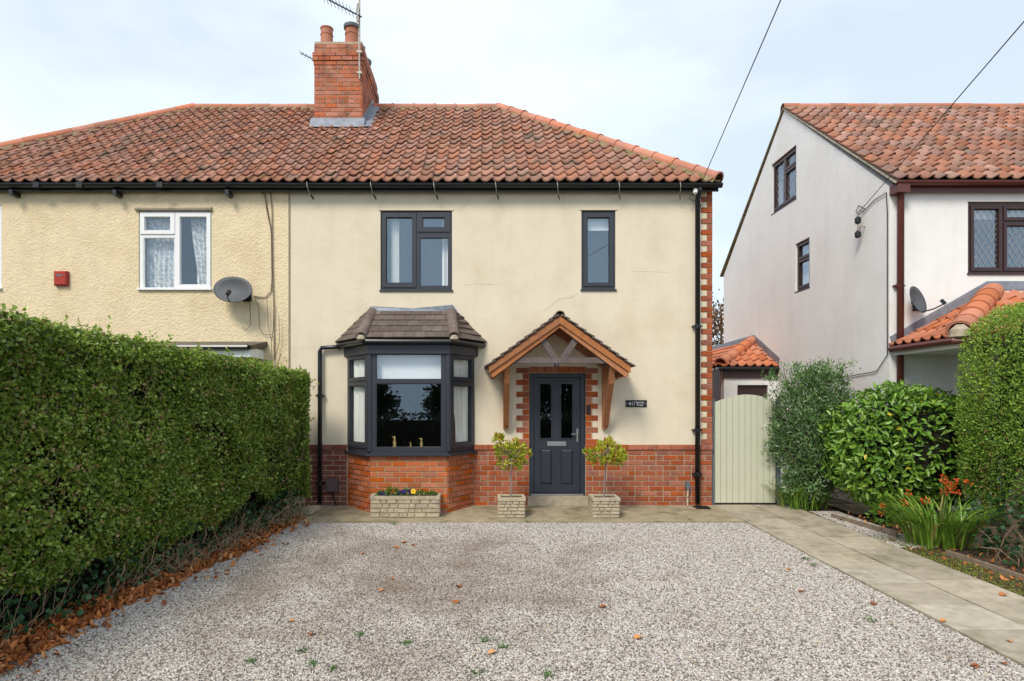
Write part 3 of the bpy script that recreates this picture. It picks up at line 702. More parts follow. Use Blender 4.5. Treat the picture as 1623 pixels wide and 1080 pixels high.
# eaves: fascia, gutter, straps
def gutter(parent, x0, x1, Y, Z, m, r=.062, name='gutter'):
    mb = MB(); seg = 8
    for x in (x0, x1):
        for rr in (r, r-.008):
            for k in range(seg+1):
                t = PI+PI*k/seg; mb.v.append((x, Y+rr*math.cos(t), Z+rr*math.sin(t)))
    n1 = seg+1
    for k in range(seg):
        mb.f.append((k,k+1,2*n1+k+1,2*n1+k)); mb.f.append((n1+k,n1+k+1,3*n1+k+1,3*n1+k))
        mb.f.append((k,k+1,n1+k+1,n1+k)); mb.f.append((2*n1+k,2*n1+k+1,3*n1+k+1,3*n1+k))
    for a, b2 in ((0,n1),(seg,n1+seg)): mb.f.append((a,b2,b2+2*n1,a+2*n1))
    return mb.build(name, m, parent)
MB().box(XP, XR+.06, -.115, -.09, 5.22, 5.34).build('fascia', M['black'], house)
MB().box(XP, XR+.06, -.092, .0, 5.30, 5.318).build('soffit', M['black'], house)
MB().box(CL, XP-.004, -.115, -.09, 5.22, 5.34).build('fascia', M['black'], neighbour)
MB().box(CL, XP-.004, -.092, .0, 5.30, 5.318).build('soffit', M['black'], neighbour)
gutter(house, XP, XR+.09, -.185, 5.315, M['black']); gutter(neighbour, CL, XP-.004, -.185, 5.318, M['black'])
for x in (487,588,688,786,884,982,1079):
    q = P(x,0,-.25).x
    MB().tube([(q-.01,-.25,5.33),(q,-.253,5.25),(q+.01,-.20,5.19),(q+.025,-.12,5.14)], .006, 5).build('gutter_strap', M['galv'], house)
    MB().bar((q+.02,-.14,5.155),(q+.05,-.05,5.115), .014, .03).build('strap_clip', M['black'], house)
for x in (22,185,362):
    q = P(x,0,-.12).x; MB().box(q-.03,q+.035,-.2,-.0,5.14,5.22).build('gutter_bracket', M['black'], neighbour)
for x in (60,128,255): q = P(x,0,-.2).x; MB().box(q-.05,q+.05,-.252,-.2,5.245,5.33).build('gutter_joint', M['black'], neighbour)
def pipe(parent, pts, r, m, clips=(), name='downpipe'):
    o = MB().tube(pts, r, 10).build(name, m, parent, True)
    for z in clips:
        q = Vector(pts[-1]); MB().box(q.x-r-.035, q.x+r+.035, q.y-.006, q.y+r+.03, z-.012, z+.012).build('pipe_clip', m, o); MB().lathe((q.x,q.y,z-.03), [(r+.008,0),(r+.008,.06)], 10).build('pipe_collar', m, o)
    return o
qx = P(1105.5,0,-.07).x
pipe(house, [(qx,-.185,5.27),(qx,-.185,5.20),(qx,-.075,5.10),(qx,-.075,.06)], .042, M['black'], (3.0,1.28,.55))
q0 = P(507,0,-.07).x
pipe(house, [(-2.40,-.06,2.655),(-2.5,-.07,2.65),(q0+.03,-.075,2.64),(q0,-.07,2.58),(q0,-.07,2.3),(q0,-.07,.06)], .036, M['black'], (1.85,.4))
# ---- chimney
stack = MB().box(CX0+.008, CX1-.008, CY0+.008, CY1-.008, 6.6, P(0,66,2.33).z).build('chimney', M['mortar'], house)
zt = P(0,70,2.33).z; cc = .0865; zb = 7.05
ncs = int((zt-zb)/cc)
for j in range(ncs):
    z0 = zt-(j+1)*cc; ex = .03 if j in (2,3) else (.012 if j == 4 else 0)
    for Mw, ln, face in ((Matrix.Translation((CX0,CY0,0)), CX1-CX0, 0), (frameM((CX1,CY0,0),(0,1,0)), CY1-CY0, 1), (frameM((CX0,CY1,0),(0,-1,0)), CY1-CY0, 2)):
        u = -ex - (.117 if (j+face)%2 else 0); hd = (j % 4 == 1)
        while u < ln+ex-.02:
            bl = .1175 if hd else .235
            a, b2 = max(u,-ex), min(u+bl, ln+ex)
            if b2-a > .03: brick(stack, Mw, a+.007, b2-.007, z0+.007, z0+cc-.007, .06, 'brick_stack', 'stack', ex+.002)
            u += bl
MB().add([(CX0+.0,CY0+.0,zt),(CX1,CY0,zt),(CX1,CY1,zt),(CX0,CY1,zt),(CX0+.1,CY0+.12,zt+.075),(CX1-.1,CY0+.12,zt+.075),(CX1-.1,CY1-.12,zt+.075),(CX0+.1,CY1-.12,zt+.075)], [(0,1,5,4),(1,2,6,5),(2,3,7,6),(3,0,4,7),(4,5,6,7)]).build('flaunching', M['stone'], stack)
def pot(x, y, r, h, m, cap=False):
    pr = [(r*1.05,0),(r*.98,h*.62),(r*1.06,h*.64),(r*1.06,h*.68),(r*.98,h*.70),(r*.98,h*.93),(r*1.08,h*.95),(r*1.08,h),(r*.8,h),(r*.8,h*.6)]
    o = MB().lathe((x,y,zt+.05), pr, 18).build('chimney_pot', m, stack, False)
    if cap: MB().lathe((x,y,zt+.05+h-.01), [(r*1.22,-.02),(r*1.25,.04),(r*1.1,.055),(r*.9,.055),(r*.9,.0)], 18).build('pot_cap', M['greypost'], o)
pot(P(518,0,2.6).x, 2.6, .125, .42, M['terracotta']); pot(P(557.5,0,2.6).x, 2.6, .135, .44, M['terracotta'], True)
pot(P(518,0,2.6).x+.04, 3.1, .115, .34, M['terracotta']); pot(P(557.5,0,2.6).x+.02, 3.2, .12, .34, M['terracotta'], True)
pot(CX1-.22, 3.75, .12, .34, M['terracotta'], True)
zfl = zf(CY0)
MB().prism([(CX0-.06,CY0-.14,zf(CY0-.14)+.045),(CX1+.05,CY0-.14,zf(CY0-.14)+.045),(CX1+.05,CY0-.005,zfl+.17),(CX0-.06,CY0-.005,zfl+.17)], (0,-.01,.008)).build('apron_flashing', M['lead'], stack)
MB().prism([(CX1+.002,CY0-.12,zf(CY0)+.0),(CX1+.002,RY,RZ+.02),(CX1+.002,RY,RZ+.2),(CX1+.002,CY0-.02,zfl+.19)], (.012,0,0)).build('side_flashing', M['lead'], stack)
MB().prism([(CX1,CY0-.14,zf(CY0-.14)+.06),(CX1+.20,CY0-.1,zf(CY0-.1)+.055),(CX1+.20,RY-.1,zf(RY-.1)+.055),(CX1,RY-.1,zf(RY-.1)+.08)], (0,0,.01)).build('side_gutter', M['lead'], stack)
MB().prism([(CX0-.002,CY0-.1,zf(CY0)+.0),(CX0-.002,RY,RZ+.02),(CX0-.002,RY,RZ+.16),(CX0-.002,CY0-.02,zfl+.17)], (-.012,0,0)).build('side_flashing', M['stone'], stack)
# ---- porch
PF = -.75
def W3(x, y, Y): return P(x, y, Y)
apx, apz = 1.168, 3.075; hx, ez = 1.10, 2.285                # ridge and eaves of the porch
porch = MB().box(.31, 2.055, PF+.06, PF+.16, 2.345, 2.435).build('porch', M['greywood'], house)     # tie beam
sl_ = Vector((hx,0,apz-ez)).normalized()
for s in (-1, 1):
    ap_ = Vector((apx,0,apz)); ee = Vector((apx+s*hx,0,ez)); d = (ee-ap_).normalized(); nn = Vector((-d.z*s,0,d.x*s)) if s > 0 else Vector((d.z,0,-d.x))
    if nn.z < 0: nn = -nn
    # bargeboards in two steps, rafters behind, boarding and tiles above
    MB().prism([ap_+Vector((0,PF,0)), ee+Vector((0,PF,0)), ee+Vector((-s*.0,PF,-.095)), ap_+Vector((0,PF,-.115))], (0,.028,0)).build('bargeboard', M['wood'], porch)
    MB().prism([ap_+Vector((0,PF+.03,-.09)), ee+Vector((-s*.03,PF+.03,-.09)), ee+Vector((-s*.06,PF+.03,-.165)), ap_+Vector((0,PF+.03,-.175))], (0,.05,0)).build('rafter', M['wood'], porch)
    MB().prism([ap_+Vector((0,-.09,-.06)), ee+Vector((-s*.03,-.09,-.06)), ee+Vector((-s*.06,-.09,-.17)), ap_+Vector((0,-.09,-.2))], (0,.07,0)).build('rafter', M['wood'], porch)
    MB().prism([ap_+Vector((0,PF+.02,0)), ee+Vector((0,PF+.02,0)), ee+nn*.02+Vector((0,PF+.02,0)), ap_+nn*.02+Vector((0,PF+.02,0))], (0,-PF-.03,0)).build('roof_boarding', M['wood'], porch)
    MB().bar(ee+Vector((-s*.05,PF+.04,-.09)), ee+Vector((-s*.05,-.01,-.09)), .05, .1).build('eaves_plate', M['wood'], porch)
    Ln = (ee-ap_).length; nr = 9; tw = .168
    for j in range(nr):
        t0 = (nr-j)/nr*(Ln+.05); t1 = max(t0-.19, 0)
        for k in range(5):
            y0 = PF-.03+k*tw - (tw/2 if j % 2 else 0); y1 = min(y0+tw-.003, -.004); y0 = max(y0, PF-.03)
            if y1-y0 < .02: continue
            a = ap_+d*t0+nn*.060; b2 = ap_+d*t1+nn*.034
            MB().prism([a+Vector((0,y0,0)), a+Vector((0,y1,0)), b2+Vector((0,y1,0)), b2+Vector((0,y0,0))], -nn*.020).build('roof_tile', M['slate'], porch)
    # strut from beam to rafter, knee brace and wall post
    MB().bar((apx+s*.06,PF+.11,2.42),(apx+s*.30,PF+.10,2.78), .095, .055, Vector((0,1,0))).build('strut', M['greywood'], porch)
    bx_ = .355 if s < 0 else 2.0
    MB().box(bx_-.06, bx_+.06, PF+.04, -.0, 2.34-.005, 2.45+.005).build('side_beam', M['greywood'], porch)
    mbk = MB(); pts = [Vector((bx_,PF+.12,2.34)), Vector((bx_,PF+.21,2.05)), Vector((bx_,-.30,1.72)), Vector((bx_,-.10,1.38))]
    for q in range(3): mbk.bar(pts[q], pts[q+1]+(pts[q+1]-pts[q])*.02, .085, .085, Vector((1,0,0)))
    mbk.build('knee_brace', M['wood'], porch)
    MB().box(bx_-.045, bx_+.045, -.085, -.001, 1.30, 2.34).build('wall_post', M['wood'], porch)
    for zz in (1.36, 1.43): MB().lathe((bx_,-.088,zz), [(.012,-.006),(.012,.006)], 8).build('bolt', M['black'], porch)
ridge_run(porch, (apx,PF-.03,apz+.015), (apx,-.01,apz+.015), .075, .37, M['slate'], 'ridge_tile', collar=False, bedding=False)
# ---- front door
dz0 = .175
fr = plate(dr[0]+.004, dr[1]-.004, dz0, dr[3]-.004, [(dr[0]+.075, dr[1]-.075, dz0+.04, dr[3]-.07)], .07, Matrix.Translation((0,.04,0))).build('front_door', M['doorblue'], house)
dx0, dx1 = dr[0]+.08, dr[1]-.08
def dpx(a, b, c, d_): p = P(a, d_, .08); q = P(b, c, .08); return (p.x, q.x, p.z, q.z)
gl1, gl2 = dpx(856,873.5,609,695), dpx(889,907,609,695); pn1, pn2 = dpx(856,875,712,768), dpx(888.5,908,712,768)
leaf = plate(dx0, dx1, dz0+.045, dr[3]-.075, [gl1, gl2, pn1, pn2], .045, Matrix.Translation((0,.07,0))).build('door_leaf', M['doorblue'], fr)
for q in (gl1, gl2):
    plate(q[0]-.018,q[1]+.018,q[2]-.018,q[3]+.018,[q],.02,Matrix.Translation((0,.058,0))).build('pane_surround', M['doorblue'], fr)
    plate(q[0]-.004,q[1]+.004,q[2]-.004,q[3]+.004,[],.008,Matrix.Translation((0,.085,0))).build('pane', M['glass_dark'], fr)
for q in (pn1, pn2):
    c = .035; mb = MB(); yb = .084; yf = .066
    mb.add([(q[0],yb,q[2]),(q[1],yb,q[2]),(q[1],yb,q[3]),(q[0],yb,q[3]),(q[0]+c,yf,q[2]+c),(q[1]-c,yf,q[2]+c),(q[1]-c,yf,q[3]-c),(q[0]+c,yf,q[3]-c)], [(0,1,5,4),(1,2,6,5),(2,3,7,6),(3,0,4,7),(4,5,6,7)]).build('raised_panel', M['doorblue'], fr)
lb = dpx(867,897,700,707); MB().box(lb[0],lb[1],.055,.075,lb[2],lb[3]).build('letterbox', M['chrome'], fr)
MB().box(lb[0]+.015,lb[1]-.015,.048,.056,lb[2]+.018,lb[3]-.018).build('letter_flap', M['chrome'], fr)
hd = P(915,690,.07); MB().box(hd.x-.014,hd.x+.014,.058,.07,hd.z-.11,hd.z+.11).build('handle_plate', M['chrome'], fr)
MB().tube([(hd.x,.06,hd.z+.02),(hd.x,.02,hd.z+.02),(hd.x-.105,.018,hd.z+.02)], .009, 8).build('handle', M['chrome'], fr)
MB().box(dr[0]+.03, dr[1]-.03, .028, .11, dz0+.0, dz0+.028).build('threshold', M['chrome'], fr)
MB().box(dr[0]-.03, dr[1]+.03, -.1, .1, .02, dz0-.004).build('doorstep', M['stone'], house)
# dim hall behind the door
MB().box(dr[0]-.2, dr[0]-.15, .26, 3.3, .12, 2.6).build('hall_wall', M['room'], house)
flush_bricks()

# ------------------------------------------------------------------ neighbour's house
nwin = px(220.5,336,335,460)
edge = P(0,0,0).x
nbay = (-6.6, -3.9, .3, 2.45); far = (-9.6, P(3.5,0,0).x, 3.62, 5.03)
plate(CL+.3, XP-.004, -.1, 5.32, [nwin, nbay, far], .24, Matrix.Translation((0,-.012,0))).build('front_wall', M['yellow'], neighbour)
MB().box(CL+.3, CL+.5, .23, 7, -.1, 5.3).build('side_wall', M['yellow'], neighbour)
MB().box(CL+.3, XP-.06, 6.8, 7, -.1, 5.3).build('rear_wall', M['yellow'], neighbour)
MB().box(CL+.52, XP-.06, .26, 6.7, 2.62, 2.8).build('upper_floor', M['room'], neighbour)
MB().box(CL+.52, XP-.06, .26, 6.7, 5.02, 5.12).build('ceiling', M['room'], neighbour)
MB().box(CL+.52, XP-.06, 2.4, 2.5, 0, 5.0).build('room_partition', M['room'], neighbour)
np_ = [px(229.5,270.5,344,366,.0), px(227.5,277,377,457,.0), px(285.5,328,344,452,.0)]
nw = window(neighbour, 'window', nwin[0]+.01, nwin[1]-.01, nwin[2]+.03, nwin[3]-.01, -.0, np_, M['upvc'], M['glass_net'], [(px(222.5,277.5,338,371.5,.0),0),(px(278.5,334,338,459,.0),2)])
curtain(nw, np_[1][0]-.03, np_[1][1]+.03, np_[1][2]-.02, np_[0][3]+.02, .16, M['net'], 7, .02)
curtain(nw, np_[2][0]+.10, np_[2][1]+.03, np_[2][2]-.02, np_[2][3]+.02, .16, M['net'], 5, .02, taper=-.3)
q = px(216,337,329,335); MB().tube([(q[0],-.03,q[2]+.03),(q[1],-.03,q[2]+.03)], .035, 8).build('drip_mould', M['cast'], neighbour)
nf = window(neighbour, 'window', far[0]+.01, far[1]-.01, far[2]+.03, far[3]-.01, 0, [(far[0]+.1, -8.9, far[2]+.1, far[3]-.1), (-8.8, far[1]-.1, far[2]+.1, far[3]-.1)], M['upvc'], M['glass'])
# flat-topped bay of the neighbour, mostly behind the hedge
nb = MB().add([(-6.9,-.62,2.63),(-3.66,-.62,2.63),(-3.62,-.013,2.75),(-6.9,-.013,2.75),(-6.9,-.62,2.57),(-3.66,-.62,2.57),(-3.62,-.013,2.66),(-6.9,-.013,2.66)], [(0,1,2,3),(4,5,6,7),(0,1,5,4),(1,2,6,5),(3,0,4,7)]).build('bay_roof', M['black'], neighbour)
MB().box(-6.88,-3.68,-.605,-.585,2.45,2.575).build('bay_fascia', M['upvc'], nb); MB().box(-3.695,-3.675,-.58,-.013,2.45,2.6).build('bay_cheek', M['upvc'], nb)
MB().tube([(-6.9,-.66,2.60),(-3.70,-.66,2.60)], .045, 8).build('bay_gutter', M['black'], nb)
MB().box(-6.6,-3.9,-.45,-.03,.25,2.46).build('bay_window', M['upvc'], neighbour)
MB().box(-6.4,-4.1,-.456,-.446,.9,2.35).build('bay_pane', M['glass_dark'], neighbour)
# cable runs and dead creeper at the party line
cabs = thing('wall_cable', 'bundle of grey cables and dead creeper stems running down beside the satellite dish', 'cable', P(431,545,-.02))
for k, pts in enumerate(([(413,299),(420,312),(426,345),(430,368),(431,440),(430,462),(420,472),(402,470)], [(428,296),(431,330),(432,420),(434,480),(435,570)], [(420,300),(422,330),(428,358)], [(404,475),(410,485),(411,520),(418,531),(430,530)], [(396,476),(397,515),(390,524),(384,518)],
        [(434,480),(433,520),(430,545),(432,585)], [(442,500),(443,540),(436,570)], [(423,470),(425,515),(430,540)], [(446,560),(440,575),(434,585)])):
    MB().tube([P(x,y,-.03-.006*k) for x,y in pts], .008 if k < 2 else .005, 5).build('cable' if k < 5 else 'creeper_stem', M['greycable'], cabs)
MB().tube([P(459,y,-.013) for y in (303,400,500,590)], .006, 5).build('render_crack', M['castjoint'], neighbour)

def dish(label, c, nrm, up_roll, w_, h_, arm, wallY, m):
    t = thing('satellite_dish', label, 'satellite dish', c)
    n_ = Vector(nrm).normalized(); x = Vector((0,0,1)).cross(n_).normalized(); y = n_.cross(x); R_ = Matrix.Rotation(up_roll, 3, n_); x = R_@x; y = R_@y
    mb = MB(); K = 28; rings = 5; c = Vector(c)
    mb.v.append(tuple(c - n_*.07))
    for i in range(1, rings+1):
        rr = i/rings
        for k in range(K):
            a = 2*PI*k/K; mb.v.append(tuple(c + x*math.cos(a)*rr*w_/2 + y*math.sin(a)*rr*h_/2 - n_*.07*(1-rr*rr)))
    for k in range(K): mb.f.append((0,1+k,1+(k+1)%K))
    for i in range(rings-1):
        for k in range(K): a = 1+i*K; mb.f.append((a+k,a+(k+1)%K,a+K+(k+1)%K,a+K+k))
    me = mb.mesh('reflector', m, True); o = link(bpy.data.objects.new('reflector', me), t); md = o.modifiers.new('t','SOLIDIFY'); md.thickness = .008
    tip = c + Vector(arm)
    low = c - y*h_/2*.9
    MB().tube([low - n_*.02, low.lerp(tip,.5)-y*.03, tip-y*.02], .011, 6).build('feed_arm', M['black'], t)
    MB().bar(tip-y*.03, tip+y*.05-n_*.03, .045, .05).build('feed_horn', M['black'], t)
    MB().bar(c-n_*.08, Vector((c.x+.12, wallY, c.z-.05)), .05, .05).build('wall_bracket', M['black'], t)
    MB().box(c.x+.06, c.x+.2, wallY-.02, wallY, c.z-.15, c.z+.06).build('wall_plate', M['black'], t)
    return t
dish('dark grey oval satellite dish on the yellow wall beside the white window', P(369,459,-.30), (-.12,-1,.30), rad(-10), .68, .46, (.02,-.25,-.10), -.014, M['dish'])
al = thing('alarm_box', 'small red alarm box on the yellow roughcast wall', 'alarm box', P(100,443,-.012))
q = px(89.5,110.5,431,454); MB().prism([(q[0],-.012,q[2]),(q[1],-.012,q[2]),(q[1],-.012,q[3]),(q[0],-.012,q[3])], (0,-.05,0)).build('case', M['red'], al)
MB().add([(q[0],-.062,q[2]),(q[1],-.062,q[2]),(q[1],-.062,q[3]),(q[0],-.062,q[3]),(q[0]+.02,-.085,q[2]+.02),(q[1]-.02,-.085,q[2]+.02),(q[1]-.02,-.085,q[3]-.02),(q[0]+.02,-.085,q[3]-.02)], [(0,1,5,4),(1,2,6,5),(2,3,7,6),(3,0,4,7),(4,5,6,7)]).build('cover', M['red'], al)
MB().box(q[0]+.05,q[1]-.07,-.087,-.085,q[3]-.09,q[3]-.06).build('name_strip', M['greypost'], al)

# ------------------------------------------------------------------ right-hand house
XG = 6.5; RF_Y, RRY, RBY = -.40, 3.18, 6.67; REZ, RRZ = 5.25, 8.13
right = thing('house', 'white rendered house with brown windows and steep gable facing the gate', 'house', (8.5,0,0))
def gY(x): return XG*F/(x-PX)-D
guw = (gY(1262), gY(1223), 5.98, 7.12); glw = (gY(1283), gY(1260.5), 4.03, 5.05)
# gable wall: lower plate with window, then the triangle as strips round the upper window
MG = Matrix(((0,1,0,XG),(1,0,0,0),(0,0,1,0),(0,0,0,1)))                     # u -> y, depth -> +x
plate(RF_Y, RBY, -.1, REZ-.06, [glw], .25, MG).build('gable_wall', M['white'], right)
mb = MB(); yl = lambda z: RF_Y+(z-REZ+.06)/(RRZ-REZ)*(RRY-RF_Y); yr = lambda z: RBY-(z-REZ+.06)/(RRZ-REZ)*(RBY-RRY)
def strip(z0, z1, a0, b0, a1, b1): mb.prism([(XG,a0,z0),(XG,b0,z0),(XG,b1,z1),(XG,a1,z1)], (.25,0,0))
za, zb_, zc = REZ-.06, guw[2], guw[3]
strip(za, zb_, yl(za), yr(za), yl(zb_), yr(zb_))
strip(zb_, zc, yl(zb_), guw[0], min(yl(zc),guw[0]), guw[0]); strip(zb_, zc, guw[1], yr(zb_), guw[1], yr(zc))
zt2 = RRZ-.07; strip(zc, zt2, yl(zc), yr(zc), RRY-.01, RRY+.01)
mb.build('gable_peak', M['white'], right)
rfw = (7.76, 9.6, 3.79, 4.96)
plate(XG+.25, 12.5, -.1, REZ, [rfw], .25, Matrix.Translation((0,RF_Y,0))).build('front_wall', M['white'], right)
MB().box(XG+.0, XG+.249, RF_Y-.0, RF_Y+.003, REZ-.0, REZ+.001)
MB().box(XG+.26, 12.4, 3.0, 3.1, 0, 5.2).build('room_partition', M['room'], right); MB().box(XG+.26, 12.4, RF_Y+.26, 6.4, 2.6, 2.75).build('upper_floor', M['room'], right)
MB().box(XG+.26, 12.4, RF_Y+.26, 6.4, 5.2, 5.3).build('attic_floor', M['room'], right)
MB().box(XG+.26, 12.5, RBY-.25, RBY, -.1, REZ).build('rear_wall', M['white'], right); MB().box(12.25, 12.5, RF_Y+.26, RBY-.26, -.1, REZ).build('side_wall', M['white'], right)
rsv = Vector((0,RRY-(RF_Y-.2),RRZ-(REZ-.01))); RSL = rsv.length; rsv.normalize()
rr_ = MB().add([(XG+.02,RF_Y-.17,REZ-.03),(13,RF_Y-.17,REZ-.03),(13,RRY,RRZ-.03),(XG+.02,RRY,RRZ-.03),(XG+.02,RBY+.2,REZ-.03),(13,RBY+.2,REZ-.03)], [(0,1,2,3),(3,2,5,4)]).build('roof', M['underlay'], right)
lay_roof(rr_, (XG-.06,RF_Y-.2,REZ-.01), (1,0,0), rsv, 31, 16, .205, RSL/16, M['tile_r'], lambda a,b: 1, [], 300, 1.5, order=lambda t: t[0])
ridge_run(rr_, (XG-.04,RRY,RRZ+.0), (12.9,RRY,RRZ+.0), .10, .34, M['ridge'], collar=False)
mb = MB().prism([(XG-.03,RRY,RRZ-.02),(XG-.03,RBY+.2,REZ-.05),(XG-.03,RBY+.2,REZ-.01),(XG-.03,RRY,RRZ+.03)], (.1,0,0)); mb.build('verge', M['bedding'], rr_)
mb = MB().prism([(XG-.035,RF_Y-.18,REZ-.05),(XG-.035,RRY,RRZ-.03),(XG-.035,RRY,RRZ-.0),(XG-.035,RF_Y-.18,REZ-.005)], (.07,0,0)); mb.build('verge', M['cream_block'], rr_)
MB().box(XG+.05, 12.6, RF_Y-.09, RF_Y-.06, REZ-.16, REZ-.02).build('fascia', M['brown'], right)
gutter(right, XG-.02, 12.6, RF_Y-.16, REZ-.02, M['brown'], .065)
MB().box(XG+.0, XG+.2, RF_Y-.2, RF_Y-.0, REZ-.2, REZ-.05).build('eaves_box', M['brown'], right)
pipe(right, [(XG+.13,RF_Y-.16,REZ-.07),(XG+.13,RF_Y-.08,REZ-.2),(XG+.13,RF_Y-.06,0.0)], .05, M['brown'], (3.6,2.6))
def leaded(parent, p, Mw, step=.105):
    mb = MB(); u0,u1,z0,z1 = p; sl2 = 1.6; k = -int((z1-z0)/sl2/step)-2
    for sgn in (1,-1):
        c = u0-(z1-z0)/sl2
        while c < u1+(z1-z0)/sl2:
            pts = []
            # line u = c + sgn*(z-z0)/sl2
            zA, zB = z0, z1
            ua, ub = c, c+sgn*(z1-z0)/sl2
            if ua == ub: break
            t0, t1 = sorted(((u0-ua)/(ub-ua), (u1-ua)/(ub-ua))); t0 = max(0,t0); t1 = min(1,t1)
            if t1 > t0+.01:
                a = Mw@Vector((ua+(ub-ua)*t0, .019+.001*sgn, z0+(z1-z0)*t0)); b2 = Mw@Vector((ua+(ub-ua)*t1, .019+.001*sgn, z0+(z1-z0)*t1))
                mb.bar(a, b2, .006, .003, Mw.to_3x3()@Vector((0,1,0)))
            c += step
    mb.build('lead_lattice', M['lead_came'], parent)
def rwin(x0, x1, z0, z1, Mw, panes, lat=True):
    fr = window(right, 'window', x0+.005, x1-.005, z0+.03, z1-.005, 0, panes, M['brownframe'], M['glass_lead'], [((p[0]-.05,p[1]+.05,p[2]-.05,p[3]+.05),k) for k,p in enumerate(panes)], Mw)
    if lat:
        for p in panes: leaded(fr, p, Mw)
    return fr
Mf = Matrix.Translation((0,RF_Y+.03,0))
f1 = rwin(*rfw, Mf, [(7.87,8.27,3.90,4.85),(8.40,9.0,3.90,4.58),(8.40,9.0,4.71,4.85),(9.12,9.5,3.90,4.85)])
MB().box(7.8, 9.55, RF_Y+.16, RF_Y+.17, 4.72, 4.9).build('blind', M['blind'], f1)
MGw = MG@Matrix.Translation((0,.05,0))
u0,u1,z0,z1 = guw; um = (u0+u1)/2
rwin(u0,u1,z0,z1,MGw,[(u0+.09,um-.05,z0+.13,z1-.42),(u0+.09,um-.05,z1-.30,z1-.09),(um+.05,u1-.09,z0+.13,z1-.09)])
u0,u1,z0,z1 = glw
f3 = rwin(u0,u1,z0,z1,MGw,[(u0+.08,u1-.08,z0+.12,z1-.42),(u0+.08,u1-.08,z1-.30,z1-.08)], False)
MB().box(XG+.18, XG+.19, u0, u1, z0, z1-.1).build('blind', M['blind'], f3)
# front porch: a hipped lean-to with clay pantiles
PX0, PX1, PYF = 6.56, 11.0, -1.82; pz0, pz1 = 2.66, 3.48; hipx = PX0+1.55
prf = MB().add([(PX0,RF_Y,pz0-.03),(PX0,PYF,pz0-.03),(PX1,PYF,pz0-.03),(PX1,RF_Y,pz1-.03),(hipx,RF_Y,pz1-.03)], [(1,2,3,4),(0,1,4)]).build('porch_roof', M['underlay'], right)
fv = Vector((0,RF_Y-PYF,pz1-pz0)); fl = fv.length; fv.normalize()
hpn = Vector((-(RF_Y-PYF), (hipx-PX0), 0)).normalized()
def keepP(a, b):
    x = PX0+a; y = PYF+fv.y*b; d = (x-PX0)*hpn.x+(y-PYF)*hpn.y
    return 0 if d > .1 else (2 if d > -.22 else 1)
lay_roof(prf, (PX0,PYF-.06,pz0-.03), (1,0,0), fv, 14, 5, .215, fl/4.7, M['terracotta'], keepP, [((PX0,PYF,pz0), hpn)], 300)
lv = Vector((hipx-PX0,0,pz1-pz0)); ll = lv.length; lv.normalize()
def keepPL(a, b):
    y = RF_Y-a; x = PX0+lv.x*b; d = -((x-PX0)*hpn.x+(y-PYF)*hpn.y)
    return 0 if d > .1 else (2 if d > -.22 else 1)
lay_roof(prf, (PX0-.06,RF_Y,pz0-.03), (0,-1,0), lv, 7, 5, .205, ll/4.7, M['terracotta'], keepPL, [((PX0,PYF,pz0), -hpn)], 300)
ridge_run(prf, (hipx+.02,RF_Y-.03,pz1+.03), (PX0+.02,PYF+.02,pz0+.06), .15, .36, M['terracotta'], 'hip_tile', collar=True, bedding=False)
MB().lathe((PX0+.02,PYF+.01,pz0-.02), [(.03,-.03),(.13,0),(.12,.1),(.05,.17)], 10).build('hip_mortar', M['stone'], prf)
MB().prism([(PX0-.02,RF_Y-.004,pz0+.0),(hipx+.05,RF_Y-.004,pz1+.06),(PX1,RF_Y-.004,pz1+.06),(PX1,RF_Y-.004,pz1+.20),(hipx-.05,RF_Y-.004,pz1+.20),(PX0-.06,RF_Y-.004,pz0+.13)], (0,-.012,0)).build('lead_flashing', M['lead'], prf)
MB().tube([(PX0-.05,RF_Y-.02,pz0-.07),(PX0-.06,PYF-.0,pz0-.07),(PX0+.06,PYF-.09,pz0-.07),(PX1,PYF-.09,pz0-.07)], .05, 8).build('porch_gutter', M['brown'], prf)
MB().prism([(PX0+.02,RF_Y-.003,pz0-.05),(PX0+.02,PYF+.03,pz0-.05),(PX1,PYF+.03,pz0-.05),(PX1,RF_Y-.003,pz0-.05)], (0,0,-.12)).build('porch_soffit', M['upvc'], prf)
MB().lathe((7.05,-1.65,-.05), [(.05,0),(.05,2.62)], 8).build('porch_post', M['wood'], prf)
# rear side extension along the gable, seen over the gate
EX0, EYF, ez0_, ez1_ = 5.22, 3.5, 2.56, 3.19; hy = EYF+1.22
ext = MB().add([(EX0,EYF,ez0_-.03),(XG,EYF,ez0_-.03),(XG,hy,ez1_-.03),(EX0,8.2,ez0_-.03),(XG,8.2,ez1_-.03)], [(0,1,2),(0,2,4,3)]).build('extension_roof', M['underlay'], right)
ev = Vector((0,hy-EYF,ez1_-ez0_)); el_ = ev.length; ev.normalize(); en = Vector((-(hy-EYF), XG-EX0, 0)).normalized()
def keepE(a, b):
    x = EX0+a; y = EYF+ev.y*b; d = (x-EX0)*en.x+(y-EYF)*en.y
    return 0 if (d > .1 or x > XG) else (2 if d > -.22 else 1)
lay_roof(ext, (EX0,EYF-.06,ez0_-.03), (1,0,0), ev, 7, 5, .19, el_/4.6, M['terracotta'], keepE, [((EX0,EYF,ez0_), en),((XG-.01,0,0),(1,0,0))], 300)
lv2 = Vector((XG-EX0,0,ez1_-ez0_)); l2 = lv2.length; lv2.normalize()
def keepE2(a, b):
    y = 8.2-a; x = EX0+lv2.x*b; d = -((x-EX0)*en.x+(y-EYF)*en.y)
    return 0 if d > .1 else (2 if d > -.22 else 1)
lay_roof(ext, (EX0-.06,8.2,ez0_-.03), (0,-1,0), lv2, 25, 5, .2, l2/4.6, M['terracotta'], keepE2, [((EX0,EYF,ez0_), -en)], 300)
